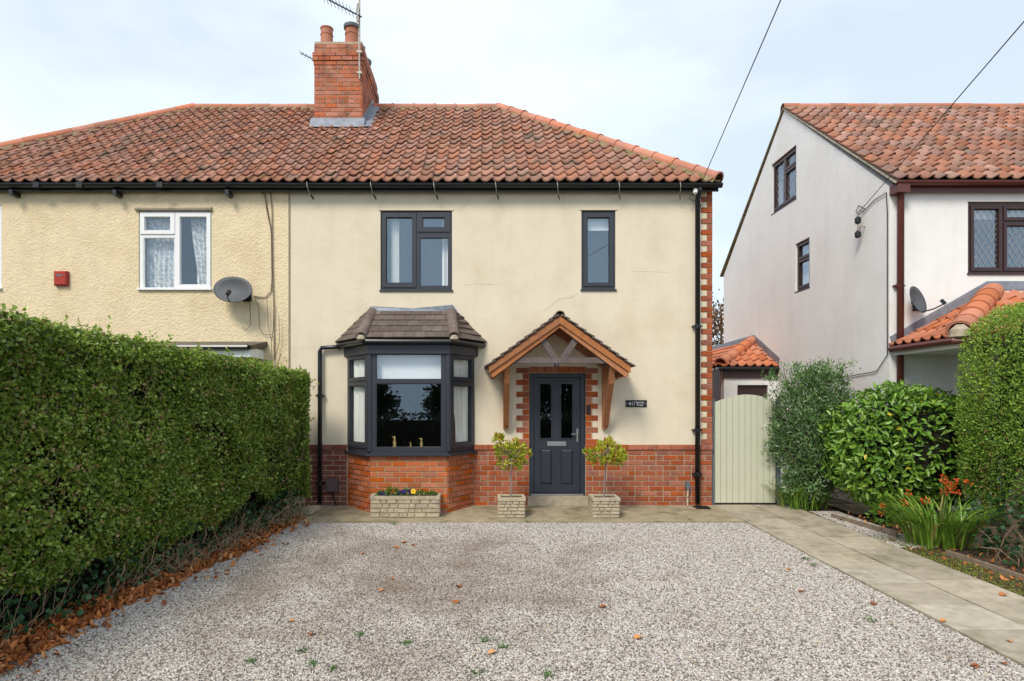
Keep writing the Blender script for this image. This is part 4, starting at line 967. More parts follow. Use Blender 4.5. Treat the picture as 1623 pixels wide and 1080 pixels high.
ridge_run(ext, (XG-.05,hy,ez1_+.04), (EX0+.02,EYF+.02,ez0_+.05), .13, .34, M['terracotta'], 'hip_tile', collar=True, bedding=False)
MB().prism([(XG-.003,EYF-.05,ez0_+.02),(XG-.003,hy,ez1_+.02),(XG-.003,8.2,ez1_+.02),(XG-.003,8.2,ez1_+.14),(XG-.003,hy-.02,ez1_+.18),(XG-.003,EYF-.12,ez0_+.16)], (-.012,0,0)).build('lead_flashing', M['lead'], ext)
MB().tube([(EX0-.05,EYF-.06,ez0_-.07),(XG,EYF-.06,ez0_-.07)], .05, 8).build('extension_gutter', M['black'], ext)
MB().box(EX0+.05, XG, EYF-.02, EYF+.0, ez0_-.28, ez0_-.05).build('extension_fascia', M['brownframe'], ext)
plate(EX0+.1, XG-.01, -.1, ez0_-.06, [(5.62,6.3,.2,2.13)], .2, Matrix.Translation((0,EYF+.02,0))).build('extension_wall', M['white'], right)
MB().box(5.62,6.3,EYF+.08,EYF+.12,.0,2.12).build('extension_door', M['brownframe'], right)
MB().box(EX0+.1, EX0+.3, EYF+.24, 8.2, -.1, ez0_-.06).build('extension_side_wall', M['brown'], right)
dish('light grey satellite dish on the white wall above the clay-tiled porch', P(1455,475,RF_Y-.22), (.40,-.85,.28), rad(8), .36, .46, (.33,-.12,-.06), RF_Y, M['dish'])
ins = thing('cable_bracket', 'black cable insulators and bracket on the white gable corner', 'bracket', (XG-.02,.1,4.7))
yb = gY(1368)
for z_ in (4.86, 4.62):
    MB().lathe((XG-.09,yb,z_-.06), [(.02,0),(.05,.02),(.05,.09),(.03,.12),(.012,.13)], 10).build('insulator', M['black'], ins)
MB().tube([(XG-.0,yb-.06,4.74),(XG-.09,yb-.06,4.74),(XG-.09,yb,4.58),(XG-.09,yb,4.98)], .014, 6).build('bracket_arm', M['galv'], ins)
MB().tube([(XG-.02,yb-.1,5.02),(XG-.02,yb-.35,5.1),(XG-.02,RF_Y+.05,5.12),(XG-.02,RF_Y+.02,4.8),(XG-.02,RF_Y+.02,2.5),(XG-.02,RF_Y+.3,2.25),(XG-.02,1.6,2.15)], .008, 5).build('wall_cable', M['wire'], ins)
MB().tube([(XG-.02,yb-.1,5.02),(XG-.03,yb+.08,5.14),(XG-.03,yb+.16,5.06),(XG-.03,yb+.06,4.98),(XG-.03,yb-.1,5.02)], .008, 5).build('cable_loop', M['wire'], ins)

# ------------------------------------------------------------------ overhead lines and pole
pole_top = Vector((-.35,-22.5,6.3))
def cable(name, label, a, b, sag, r=.006):
    a = Vector(a); b = Vector(b); pts = []
    for i in range(25):
        t = i/24; pts.append(a.lerp(b,t)-Vector((0,0,sag*4*t*(1-t))))
    tag(MB().tube(pts, r, 5).build(name, M['wire']), label, 'cable')
cable('telephone_wire', 'black telephone wire rising from the eaves of the cream house into the sky', (3.52,-.16,5.24), pole_top, .05)
cable('telephone_wire', 'black telephone wire crossing the roof of the white gabled house', (XG-.09,yb,4.98), pole_top+Vector((.1,0,-.2)), .05)
tp = thing('telegraph_pole', 'wooden telegraph pole across the road carrying the telephone wires', 'pole', (-.35,-22.5,gz(-22.5)))
MB().lathe((-.35,-22.55,-.62), [(.14,0),(.10,7.2)], 12).build('post', M['bark'], tp); MB().bar((-.9,-22.5,6.2),(.2,-22.5,6.2),.08,.1).build('cross_arm', M['bark'], tp)
hk = thing('wire_anchor', 'small pale insulator and coil where the wire meets the house corner', 'insulator', (3.5,-.1,5.2))
MB().lathe((3.47,-.15,5.16), [(.02,0),(.045,.02),(.045,.08),(.02,.1)], 10).build('insulator', M['upvc'], hk)
MB().tube([(3.52,-.16,5.24),(3.42,-.15,5.16),(3.36,-.14,5.10),(3.44,-.13,5.06),(3.55,-.1,5.10),(3.6,-.04,4.95)], .006, 5).build('wire_coil', M['wire'], hk)
MB().tube([(3.47,-.001,5.2),(3.47,-.15,5.2)], .012, 6).build('hook', M['galv'], hk)

# ------------------------------------------------------------------ aerials
an = thing('television_aerial', 'television aerial on a tall mast strapped to the chimney corner', 'aerial', (CX1-.05,CY0-.06,zt-.9))
mxp = P(569.5,0,2.25).x
MB().tube([(mxp,CY0-.07,zt-.75),(mxp,CY0-.07,zt+2.0)], .019, 8).build('mast', M['galv'], an)
A1, B1 = P(573,26,2.2), P(508,-2,2.2)
A1.y = CY0-.1; B1.y = CY0-.25
boom = MB().bar(A1, B1, .022, .022).build('boom', M['black'], an)
for i in range(9):
    c = A1.lerp(B1, .24+.085*i); MB().tube([c+Vector((-.04,-.02,.10)), c+Vector((.04,.02,-.10))], .006, 5).build('element', M['black'], boom)
for s in (-1,1):
    c = A1.lerp(B1,.12); MB().bar(c+Vector((0,0,s*.02)), c+Vector((.03,-.05,s*.19)), .012, .09).build('reflector', M['galv'], boom)
for z_ in (zt-.62, zt-.2): MB().box(mxp-.05, mxp+.05, CY0-.09, CY0-.0, z_-.02, z_+.02).build('mast_clamp', M['galv'], an)
a2 = thing('television_aerial', 'small second aerial poking out left of the chimney', 'aerial', (CX0-.02,2.6,zt-.3))
A2, B2 = P(499,96,2.6), P(476,84,2.6); bo2 = MB().bar(A2+Vector((.05,0,-.02)), B2, .016, .016).build('boom', M['black'], a2)
for i in range(4):
    c = A2.lerp(B2, .25+.24*i); MB().tube([c+Vector((-.03,0,.06)), c+Vector((.03,0,-.06))], .005, 5).build('element', M['black'], bo2)
MB().tube([(CX0-.01,2.6,zt-.45),(CX0-.05,2.6,zt-.40),(A2.x+.03,2.6,A2.z-.02)], .012, 6).build('arm', M['galv'], a2)

# ------------------------------------------------------------------ small fittings on the cream house
pl = thing('house_sign', 'black house sign with white number and road name right of the porch', 'sign', P(1008,640,-.002))
q = px(991.5,1025,634.5,645.5); MB().box(q[0],q[1],-.012,-.001,q[2],q[3]).build('plate', M['plaque'], pl)
def text(s, x, z, size, parent, Y=-.0135, align='LEFT'):
    cu = bpy.data.curves.new('text','FONT'); cu.body = s; cu.size = size; cu.align_x = align; cu.extrude = .0006
    t = bpy.data.objects.new('t', cu); COL.objects.link(t); bpy.context.view_layer.update()
    me = bpy.data.meshes.new_from_object(t.evaluated_get(bpy.context.evaluated_depsgraph_get())); bpy.data.objects.remove(t)
    me.materials.clear(); me.materials.append(M['letter'])
    return link(bpy.data.objects.new('lettering', me), parent, Matrix.Translation((x,Y,z))@Matrix.Rotation(PI/2,4,'X'))
text('41', q[0]+.045, q[2]+.028, .085, pl); MB().box(q[0]+.138,q[0]+.144,-.0135,-.012,q[2]+.02,q[3]-.02).build('divider', M['letter'], pl)
text('Station', q[0]+.235, q[2]+.062, .052, pl, align='CENTER'); text('Road', q[0]+.235, q[2]+.020, .050, pl, align='CENTER')
for x_ in (q[0]+.015, q[1]-.015): MB().lathe((x_,-.014,(q[2]+q[3])/2-.004), [(.006,0),(.006,.008)], 8).build('screw', M['letter'], pl)
bl = thing('doorbell', 'black video doorbell on the brick jamb right of the door', 'doorbell', P(932,649,-.012))
q = px(929.5,935,642.5,656); MB().box(q[0],q[1],-.035,-.008,q[2],q[3]).build('case', M['black'], bl); MB().lathe(((q[0]+q[1])/2,-.040,q[2]+.03), [(.012,0),(.014,.012)], 10).build('button', M['chrome'], bl)
pc = thing('porch_light', 'small black light under the porch beam above the door', 'light', P(882,578,PF+.1))
c_ = P(882,578.5,PF+.12); MB().box(c_.x-.035,c_.x+.035,PF+.07,PF+.15,c_.z-.025,2.345).build('case', M['black'], pc); MB().lathe((c_.x,PF+.068,c_.z-.01), [(.008,0),(.008,.014)], 8).build('lens', M['chrome'], pc)
mbx = thing('meter_box', 'plain grey meter box on the dark brick beside the downpipe', 'meter box', P(528,769,-.01))
q = px(517.5,538,758.5,779); MB().prism([(q[0],-.005,q[2]),(q[1],-.005,q[2]),(q[1],-.005,q[3]),(q[0],-.005,q[3])], (0,-.07,0)).build('case', M['greybox'], mbx)
MB().box(q[0]+.015,q[1]-.015,-.083,-.075,q[2]+.015,q[3]-.015).build('door', M['greybox'], mbx); MB().tube([((q[0]+q[1])/2,-.03,q[2]),((q[0]+q[1])/2+.02,-.03,q[2]-.12),((q[0]+q[1])/2+.06,-.02,.03)], .012, 6).build('cable', M['black'], mbx)
gp_ = thing('gas_pipe', 'rusty flaking gas pipe with grey elbow at the foot of the brick wall', 'pipe', P(1090,800,-.05))
M['rust'] = mat('flaking_pipe', (.50,.42,.33), .8, .5, 30, .3, 60, col2=(.20,.06,.02), c2amt=1, c2scale=14)
gx = P(1090,0,-.05).x; MB().tube([(gx,-.05,.30),(gx,-.05,.02)], .018, 8).build('riser', M['rust'], gp_); MB().box(gx-.03,gx+.03,-.08,-.003,.30,.42).build('elbow', M['greypost'], gp_)
dg = thing('drain_cover', 'small black drain grate below the right downpipe', 'drain', (qx,-.16,.03)); MB().box(qx-.1,qx+.13,-.33,-.12,.012,.034).build('grate', M['black'], dg)
for k in range(4): MB().box(qx-.08,qx+.11,-.31+.05*k,-.295+.05*k,.034,.037).build('bar', M['black'], dg)
for i, (x, s) in enumerate(((625.5,1.0),(651,.5),(668,.85))):
    lab = ['tall gilt bird ornament on the left of the bay sill','smallest gilt ornament in the middle of the bay sill','gilt bird ornament on the right of the bay sill'][i]
    o = thing('window_ornament', lab, 'ornament', P(x,709,-.42)); c_ = P(x,0,-.42); z_ = ZS+.035
    MB().lathe((c_.x,-.42,z_), [(.03*s,0),(.035*s,.02*s),(.02*s,.05*s),(.032*s,.09*s),(.014*s,.14*s),(.018*s,.165*s),(.004*s,.2*s)], 10).build('body', M['gold'], o, True)
    MB().bar((c_.x-.01*s,-.42,z_+.17*s),(c_.x-.04*s,-.44,z_+.19*s), .012*s, .014*s).build('beak', M['gold'], o)
MB().prism([(L3.x+.1,.0,ZS-.01),(LF.x+.06,LF.y+.1,ZS-.01),(RF.x-.06,RF.y+.1,ZS-.01),(R3.x-.1,.0,ZS-.01)], (0,0,.04)).build('inner_sill', M['upvc'], bw)

# ------------------------------------------------------------------ gate
gt = thing('gate', 'sage green boarded side gate with arched top between grey posts', 'gate', (4.37,.08,0))
gx0, gx1 = 3.865, 4.895; nbd = 10; bwid = (gx1-gx0)/nbd
arch = lambda x: 1.745+.125*math.cos((x-(gx0+gx1)/2-.03)/(gx1-gx0)*PI*.98)
for k in range(nbd):
    xa, xb = gx0+k*bwid+.002, gx0+(k+1)*bwid-.002; c = .004
    poly = [(xa,.08,.05),(xa+c,.075,.05),(xb-c,.075,.05),(xb,.08,.05)]
    mb = MB(); z0 = .05; xs = [xa, xa+c, (xa+xb)/2, xb-c, xb]; yy = [.085,.078,.078,.078,.085]
    for x_, y_ in zip(xs, yy): mb.v += [(x_,y_,z0),(x_,y_,arch(x_))]
    for x_ in (xa, xb): mb.v += [(x_,.105,z0),(x_,.105,arch(x_))]
    for q in range(4): mb.f.append((2*q,2*q+2,2*q+3,2*q+1))
    mb.f += [(0,1,11,10),(8,12,13,9),(10,11,13,12),(1,3,5,7,9,13,11),(0,2,4,6,8,12,10)]
    mb.build('board', M['sage'], gt)
for z_ in (.35,1.35): MB().box(gx0+.01, gx1-.01, .106, .14, z_, z_+.1).build('rail', M['sage'], gt)
MB().box(3.802,3.858,.05,.12,0,1.80).build('post', M['greypost'], gt); MB().box(4.905,4.965,.05,.12,0,1.80).build('post', M['greypost'], gt)
MB().box(gx0,gx1,.08,.10,.02,.048).build('bottom_rail', M['black'], gt)
MB().box(4.80,4.835,.066,.077,.92,1.10).build('latch_plate', M['black'], gt); MB().tube([(4.817,.07,1.0),(4.817,.03,1.0),(4.78,.028,1.0)], .009, 6).build('latch_handle', M['black'], gt)

# ------------------------------------------------------------------ foliage helpers
def fnoise(p, s, seed=0):
    """cheap smooth noise on (n,3)"""
    r_ = np.random.default_rng(seed); out_ = np.zeros(len(p))
    for o in range(4):
        for _ in range(4):
            k = r_.normal(size=3); k /= np.linalg.norm(k); out_ += np.sin(p@k*s*(1.9**o)*r_.uniform(.7,1.3)+r_.uniform(0,6.28))/(1.7**o)
    return out_/6.0
def leaves(name, pos, axis, size, mat_, parent, wid=.55, fold=.25, rnd=None, tilt=.7, droop=0.0, quad6=False, label=None, nrm=None, loose=.6):
    """pos (n,3), axis (n,3) leaf direction, size (n,)"""
    n_ = len(pos); ax = axis + rng.normal(size=(n_,3))*tilt; ax[:,2] -= droop; ax /= np.linalg.norm(ax,axis=1)[:,None]+1e-9
    sd = np.cross(ax, rng.normal(size=(n_,3)) if nrm is None else nrm+rng.normal(size=(n_,3))*loose); sd /= np.linalg.norm(sd,axis=1)[:,None]+1e-9
    up_ = np.cross(sd, ax); s_ = size[:,None]
    if rnd is None: rnd = rng.random(n_)
    if not quad6:
        V = np.stack([pos, pos+ax*s_*.5+sd*s_*wid*.5+up_*s_*fold*.3, pos+ax*s_, pos+ax*s_*.5-sd*s_*wid*.5+up_*s_*fold*.3],1).reshape(-1,3)
        Fc = np.arange(n_*4).reshape(-1,4); tri = np.concatenate([Fc[:,[0,1,2]],Fc[:,[0,2,3]]],1).reshape(-1,3)
        return npmesh(name, V, tri, np.repeat(rnd,2), mat_, parent)
    V = np.stack([pos, pos+ax*s_*.28+sd*s_*wid*.42+up_*s_*fold*.25, pos+ax*s_*.68+sd*s_*wid*.40+up_*s_*fold*.25, pos+ax*s_-up_*s_*.10, pos+ax*s_*.68-sd*s_*wid*.40+up_*s_*fold*.25, pos+ax*s_*.28-sd*s_*wid*.42+up_*s_*fold*.25],1).reshape(-1,3)
    Fc = np.arange(n_*6).reshape(-1,6); qd = np.concatenate([Fc[:,[0,1,2,3]],Fc[:,[0,3,4,5]]],1).reshape(-1,4)
    return npmesh(name, V, qd, np.repeat(rnd,2), mat_, parent, True)
def blades(name, base, heads, ln, wd, mat_, parent, arch=.6, rnd=None, seg=5):
    """strap leaves: base (n,3), lean direction heads (n,2)"""
    n_ = len(base); V = np.zeros((n_,seg+1,2,3)); d = np.c_[heads, np.zeros(n_)]; sd = np.c_[-heads[:,1], heads[:,0], np.zeros(n_)]
    sd /= np.linalg.norm(sd,axis=1)[:,None]+1e-9
    for i in range(seg+1):
        t = i/seg; c = base + d*(ln*(t*.25+arch*t*t))[:,None]; c[:,2] += ln*(t*1.0-arch*.75*t**2.6)
        w_ = wd*(1-t**2.2)*(.6+.4*min(1,t*4))
        V[:,i,0] = c-sd*w_[:,None]/2; V[:,i,1] = c+sd*w_[:,None]/2
    V = V.reshape(n_,-1,3); idx = np.arange(n_)[:,None]*(2*(seg+1))
    fs = np.concatenate([np.stack([idx[:,0]+2*i,idx[:,0]+2*i+1,idx[:,0]+2*i+3,idx[:,0]+2*i+2],1) for i in range(seg)],1).reshape(-1,4)
    return npmesh(name, V.reshape(-1,3), fs, np.repeat(rng.random(n_) if rnd is None else rnd, seg), mat_, parent, True)
def blob(n_, c, r, inner=.75, zmin=None, power=2.0):
    """points in the outer shell of an ellipsoid / superellipsoid, with outward normals"""
    v = rng.normal(size=(n_,3)); v /= np.linalg.norm(v,axis=1)[:,None]
    if power != 2: v /= (np.abs(v)**power).sum(1)[:,None]**(1/power)
    k = inner+(1-inner)*rng.random(n_)**.6
    p = np.array(c)+v*np.array(r)*k[:,None]; nn = v/np.array(r); nn /= np.linalg.norm(nn,axis=1)[:,None]
    return p, nn, k
def branches(name, base, ends, r0, mat_, parent, kink=.08):
    mb = MB()
    for e_ in ends:
        b_ = Vector(base); e_ = Vector(e_); m_ = b_.lerp(e_,.5)+Vector((random.uniform(-kink,kink),random.uniform(-kink,kink),random.uniform(0,kink)))
        mb.tube([b_,m_,e_], [r0,r0*.65,r0*.25], 5)
    return mb.build(name, mat_, parent)

# ------------------------------------------------------------------ clipped hedge on the left
hg = thing('hedge', 'long clipped green hedge along the left side of the gravel drive', 'hedge', (-3.9,-4,gz(-4)))
HX = lambda y: -2.72 + .198*(y+.6)                          # face of the hedge
HT = lambda y: 2.24 - .047*(y+.6)                           # top of the hedge
y0h, y1h, thk = -8.2, -.62, 1.25
mb = MB(); k = 16
for i in range(k+1):
    y = y0h+.15+(y1h-.15-y0h-.15)*i/k; x = HX(y)-.19; t = HT(y)-.2; g = gz(y)
    mb.v += [(x-.25,y,g+.0),(x-.12,y,g+.35),(x,y,g+.6),(x-.02,y,t-.1),(x-.15,y,t),(x-thk+.45,y,t),(x-thk+.4,y,g)]
for i in range(k):
    for q in range(6): a = i*7+q; mb.f.append((a,a+1,a+8,a+7))
mb.f.append(tuple(range(7))); mb.f.append(tuple(k*7+q for q in range(7)))
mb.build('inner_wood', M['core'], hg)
nF = 150000
y = y0h+(y1h-y0h)*rng.random(nF); z = rng.random(nF); hh = np.array([1.0])
top = 2.20-.047*(y+.6); g = .04*y; zlo = .32+.13*np.sin(y*2.1)+.10*np.sin(y*5.3+1)+.16*np.clip((y+4.5)/3,0,1)
z = g+zlo+(top-g-zlo)*z
p = np.c_[-2.72+.198*(y+.6), y, z]
bmp = fnoise(p, 1.8, 1)*.13+fnoise(p, 8, 2)*.085
rel = (z-g)/(top-g)
edge_ = np.clip((rel-.93)/.07,0,1)**2*.12+np.clip((.30-rel)/.30,0,1)*.10+np.clip((y-(y1h-.2))/.2,0,1)**2*.12
p[:,0] += bmp-edge_-rng.random(nF)**1.7*.12
hole = fnoise(p, 6, 5) > .34
keep_ = ~(hole & (rng.random(nF) < .8)); p = p[keep_]; 
ax_ = np.tile(np.array([.75,.0,.45]),(len(p),1))
patch = fnoise(p,1.6,9)*.18+fnoise(p,8,11)*.14
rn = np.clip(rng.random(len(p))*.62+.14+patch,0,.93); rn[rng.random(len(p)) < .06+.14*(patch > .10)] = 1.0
parts_p = [p]; parts_a = [ax_]; parts_r = [rn]
nT = 42000; y = y0h+(y1h-y0h)*rng.random(nT); u = rng.random(nT)*thk
p = np.c_[-2.72+.198*(y+.6)-u, y, 2.24-.047*(y+.6)+0*y]; p[:,2] += fnoise(p,2.4,3)*.08+fnoise(p,8,4)*.055-.09-np.clip((.12-u)/.12,0,1)**2*.10-rng.random(nT)**1.6*.13
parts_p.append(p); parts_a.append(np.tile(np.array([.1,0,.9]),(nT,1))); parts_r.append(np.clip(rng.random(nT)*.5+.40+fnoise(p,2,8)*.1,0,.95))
nE = 20000; u = rng.random(nE)*thk; z = rng.random(nE); zz = .25+z*(2.22-.25)
p = np.c_[-2.72-u, np.full(nE,y1h), zz]; p[:,1] += fnoise(p,3,6)*.07+fnoise(p,9,7)*.04-rng.random(nE)**1.5*.14-np.clip((zz-2.05)/.2,0,1)**2*.12-np.clip((.12-u)/.12,0,1)**2*.1
parts_p.append(p); parts_a.append(np.tile(np.array([0,.8,.4]),(nE,1))); parts_r.append(np.clip(rng.random(nE)*.6+.15,0,.93))
p = np.concatenate(parts_p); ax_ = np.concatenate(parts_a); rn = np.concatenate(parts_r)
ns_ = 480; ys_ = rng.uniform(y0h,y1h,ns_); tp_ = rng.random(ns_) < .5; us_ = rng.random(ns_)*.5
b0_ = np.c_[-2.72+.198*(ys_+.6)-np.where(tp_,us_,.0), ys_, np.where(tp_, 2.17-.047*(ys_+.6), .6+rng.random(ns_)*1.5)]; dr_ = np.where(tp_[:,None], np.array([.1,0,1.0]), np.array([.8,0,.5]))+rng.normal(size=(ns_,3))*.35
tt_ = np.tile(np.linspace(.2,1,9),ns_)[:,None]; ps_ = np.repeat(b0_,9,0)+np.repeat(dr_*rng.uniform(.04,.11,ns_)[:,None],9,0)*tt_
p = np.r_[p,ps_]; ax_ = np.r_[ax_, np.repeat(dr_,9,0)]; rn = np.r_[rn, np.clip(rng.random(len(ps_))*.4+.5,0,.93)]
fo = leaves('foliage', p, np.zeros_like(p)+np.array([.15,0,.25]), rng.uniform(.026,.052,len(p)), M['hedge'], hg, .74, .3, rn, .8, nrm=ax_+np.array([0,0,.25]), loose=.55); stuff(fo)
# bare stems, twigs and ivy at the foot
mb = MB()
for i in range(230):
    y = random.uniform(-7.8,-.7); x = HX(y); g = gz(y)
    b_ = Vector((x-random.uniform(.05,.4), y, g)); e_ = b_+Vector((random.uniform(-.1,.30), random.uniform(-.45,.45), random.uniform(.15,.6)))
    m_ = b_.lerp(e_,.5)+Vector((random.uniform(-.08,.08),random.uniform(-.12,.12),random.uniform(-.10,.10)))
    r0 = random.choice((.003,.004,.005,.009)); mb.tube([b_,m_,e_],[r0,r0*.8,r0*.5],4)
for i in range(520):                                         # dead prunings lying at the far foot
    y = random.uniform(-4.2,-.75); x = HX(y)+random.uniform(-.3,.16); g = gz(y)
    b_ = Vector((x,y,g+random.uniform(.0,.16))); e_ = b_+Vector((random.uniform(-.22,.22),random.uniform(-.25,.25),random.uniform(-.05,.25)))
    mb.tube([b_,b_.lerp(e_,.5)+Vector((0,0,random.uniform(0,.06))),e_],[.0035,.003,.002],4)
for i in range(170):                                          # a few woody shoots showing in the face
    y = random.uniform(-7.6,-.8); x = HX(y)-.02; z = random.uniform(.5,2.0)
    b_ = Vector((x-.1,y,z)); e_ = b_+Vector((.12,random.uniform(-.12,.12),random.uniform(.1,.35))); mb.tube([b_,b_.lerp(e_,.5)+Vector((.03,0,0)),e_],[.004,.003,.002],4)
stuff(mb.build('bare_stems', M['twig'], hg))
nI = 2600; y = rng.uniform(-7.8,-.8,nI); p = np.c_[-2.72+.198*(y+.6)-rng.uniform(-.05,.35,nI), y, .04*y+rng.random(nI)**1.3*.5]
stuff(leaves('ivy', p, np.tile(np.array([.6,0,.2]),(nI,1)), rng.uniform(.04,.07,nI), M['ivy'], hg, .95, .2, None, .7))
# drift of dead leaves along the hedge foot
nL = 5200; y = rng.uniform(-7.6,-1.0,nL); wv = .05*np.sin(y*1.7)+.04*np.sin(y*4.1)
xin = -2.72+.198*(y+.6)-.22; xout = -2.76+.16*(y+1.2)+.02+wv
t = rng.random(nL)**.8; p = np.c_[xin+(xout-xin)*t, y, .04*y+.012+.03*(1-t)+rng.random(nL)*.02]
p = np.r_[p, np.c_[xout[:260]+rng.exponential(.10,260), y[:260], .04*y[:260]+.012]]
lit = leaves('leaf_litter', p, np.tile(np.array([.0,0,.05]),(len(p),1)), rng.uniform(.045,.085,len(p)), M['litter'], None, .6, .5, None, 1.0, quad6=True)
stuff(lit); lit['label'] = 'drift of orange brown dead leaves along the hedge foot'; lit['category'] = 'leaves'
# ------------------------------------------------------------------ loose leaves and weeds on the drive
spots = [(462,988),(492,1008),(640,862),(628,870),(655,866),(622,920),(605,938),(727,932),(722,957),(780,1038),(1011,1014),(1270,940),(1385,960),(1590,948),(1600,1022),(1545,1058),(1250,905),(955,965),(1590,1055),(1495,990),(1545,1060),(575,880)]
for i, (x, y) in enumerate(spots):
    g = G(x, y); a = random.uniform(0,6.28); s = random.uniform(.05,.085)
    mb = MB(); n_ = 7
    for k in range(n_+1):
        t = k/n_; w_ = s*.42*math.sin(PI*min(1,t*.93+.04)); u = (t-.5)*s
        mb.v += [(u,-w_,.012+.35*w_+.02*math.sin(t*5)*s*4),(u,0,.010+.02*math.sin(t*5)*s*4),(u,w_,.014+.25*w_+.02*math.sin(t*5)*s*4)]
    for k in range(n_):
        for q in range(2): a0 = k*3+q; mb.f.append((a0,a0+1,a0+4,a0+3))
    me = mb.mesh('fallen_leaf', M['litter'], True); me.attributes.new('rnd','FLOAT','FACE').data.foreach_set('value',[random.random()]*len(me.polygons))
    on_path = g.x > PL(g.y)
    o = link(bpy.data.objects.new('fallen_leaf', me), None, Matrix.Translation((g.x,g.y,g.z+(.022 if on_path else .006)))@Matrix.Rotation(a,4,'Z'))
    tag(o, 'single dead brown leaf lying on the paved path' if on_path else 'single dead brown leaf lying on the open gravel', 'leaf', 'leaves fallen on the path' if on_path else 'leaves fallen on the gravel')
for i, (x, y) in enumerate([(480,1034),(500,1055),(572,1008),(642,1022),(768,1018),(798,1028),(868,1072),(755,1068),(1290,898),(1278,888),(625,832),(835,829),(1095,826),(395,1052),(530,1062),(1380,985)]):
    g = G(x, y); n_ = 26; b_ = np.array(g)+np.c_[rng.normal(size=(n_,2))*.022, np.zeros(n_)]; an_ = rng.uniform(0,6.28,n_)
    o = blades('weed', b_-np.array(g), np.c_[np.cos(an_),np.sin(an_)], rng.uniform(.03,.075,n_), rng.uniform(.005,.010,n_), M['herb'], None, .7, None, 3)
    o.matrix_basis = Matrix.Translation(g); WM[o.name] = Matrix.Translation(g)
    tag(o, 'small green weed growing through the gravel', 'weed', 'weeds in the gravel')
g = G(236,918); wr = thing('litter_wrapper', 'crumpled purple and white wrapper lying in the leaves under the hedge', 'litter', g)
for k, m_ in enumerate(('purple','paper')):
    mb = MB(); n_ = 5
    for i in range(n_):
        for j in range(n_): mb.v.append((g.x-.07+.05*k+i*.026+random.uniform(-.008,.008), g.y-.03+.03*k+j*.02, g.z+.03+.02*k+random.uniform(0,.035)))
    for i in range(n_-1):
        for j in range(n_-1): a = i*n_+j; mb.f.append((a,a+1,a+n_+1,a+n_))
    o = mb.build('wrapper_piece', M[m_], wr); o.modifiers.new('t','SOLIDIFY').thickness = .002
g = G(487,818); ls_ = MB().prism([(g.x-.14,g.y-.13,g.z+.03),(g.x+.10,g.y-.10,g.z+.04),(g.x+.16,g.y+.20,g.z+.09),(g.x-.08,g.y+.18,g.z+.08)], (0,0,.045)).build('loose_slab', M['stone']); tag(ls_, 'loose tilted stone slab at the foot of the left downpipe', 'slab')
# ------------------------------------------------------------------ planters
def planter(name, label, cx, yf, wd, dp_, ht, rows, bl):
    g = gz(yf)+.022; t = thing(name, label, 'planter', (cx,yf+dp_/2,g))
    x0, x1, y0, y1 = cx-wd/2, cx+wd/2, yf, yf+dp_
    bd = MB().box(x0+.014, x1-.014, y0+.014, y1-.014, g, g+ht-.03).build('body', M['castjoint'], t)
    rim = plate(x0-.008, x1+.008, y0-.008, y1+.008, [(x0+.04,x1-.04,y0+.04,y1-.04)], .05, Matrix(((1,0,0,0),(0,0,1,0),(0,-1,0,g+ht),(0,0,0,1)))).build('rim', M['cast'], t)
    MB().box(x0+.035,x1-.035,y0+.035,y1-.035,g+ht-.05,g+ht-.028).build('soil', M['soil'], t)
    rh = (ht-.05)/rows
    for (M_, ln) in ((Matrix.Translation((x0,y0,g)),wd),(frameM((x1,y0,g),(0,1,0)),dp_),(frameM((x0,y1,g),(0,-1,0)),dp_)):
        for j in range(rows):
            u = 0
            while u < ln-.01:
                l_ = random.uniform(bl*.55,bl*1.4); b2 = min(u+l_, ln)
                if ln-b2 < bl*.4: b2 = ln
                dz = random.uniform(-.006,.006); c = .01; pr = random.uniform(0,.006)
                z0_, z1_ = j*rh+.003, (j+1)*rh-.003
                vs = [(u+.003,.014,z0_),(b2-.003,.014,z0_),(b2-.003,.014,z1_),(u+.003,.014,z1_),(u+.003+c,-pr,z0_+c*.8),(b2-.003-c,-pr,z0_+c*.8+dz*.5),(b2-.003-c,-pr,z1_-c*.7),(u+.003+c,-pr,z1_-c*.7+dz*.5)]
                MB().add([M_@Vector(v) for v in vs], [(4,5,6,7),(0,1,5,4),(1,2,6,5),(2,3,7,6),(3,0,4,7)]).build('stone_block', M['cast'], bd)
                u = b2
    return t, g+ht-.03
q0_, q1_ = G(587,823), G(696,823)
tr_, tz = planter('trough_planter', 'long cast stone trough of pansies under the bay window', (q0_.x+q1_.x)/2, q0_.y, q1_.x-q0_.x, .34, .325, 4, .16)
tcx = (q0_.x+q1_.x)/2
pots_ = []
for (xa, xb, lab) in ((790,832,'square cast stone pot left of the front door'),(940,982,'square cast stone pot right of the front door')):
    a_, b_ = G(xa,824), G(xb,824); t_, z_ = planter('square_planter', lab, (a_.x+b_.x)/2, a_.y, .405, .40, .31, 5, .12); t_['group'] = 'square pots by the door'; pots_.append(((a_.x+b_.x)/2, a_.y+.2, z_))
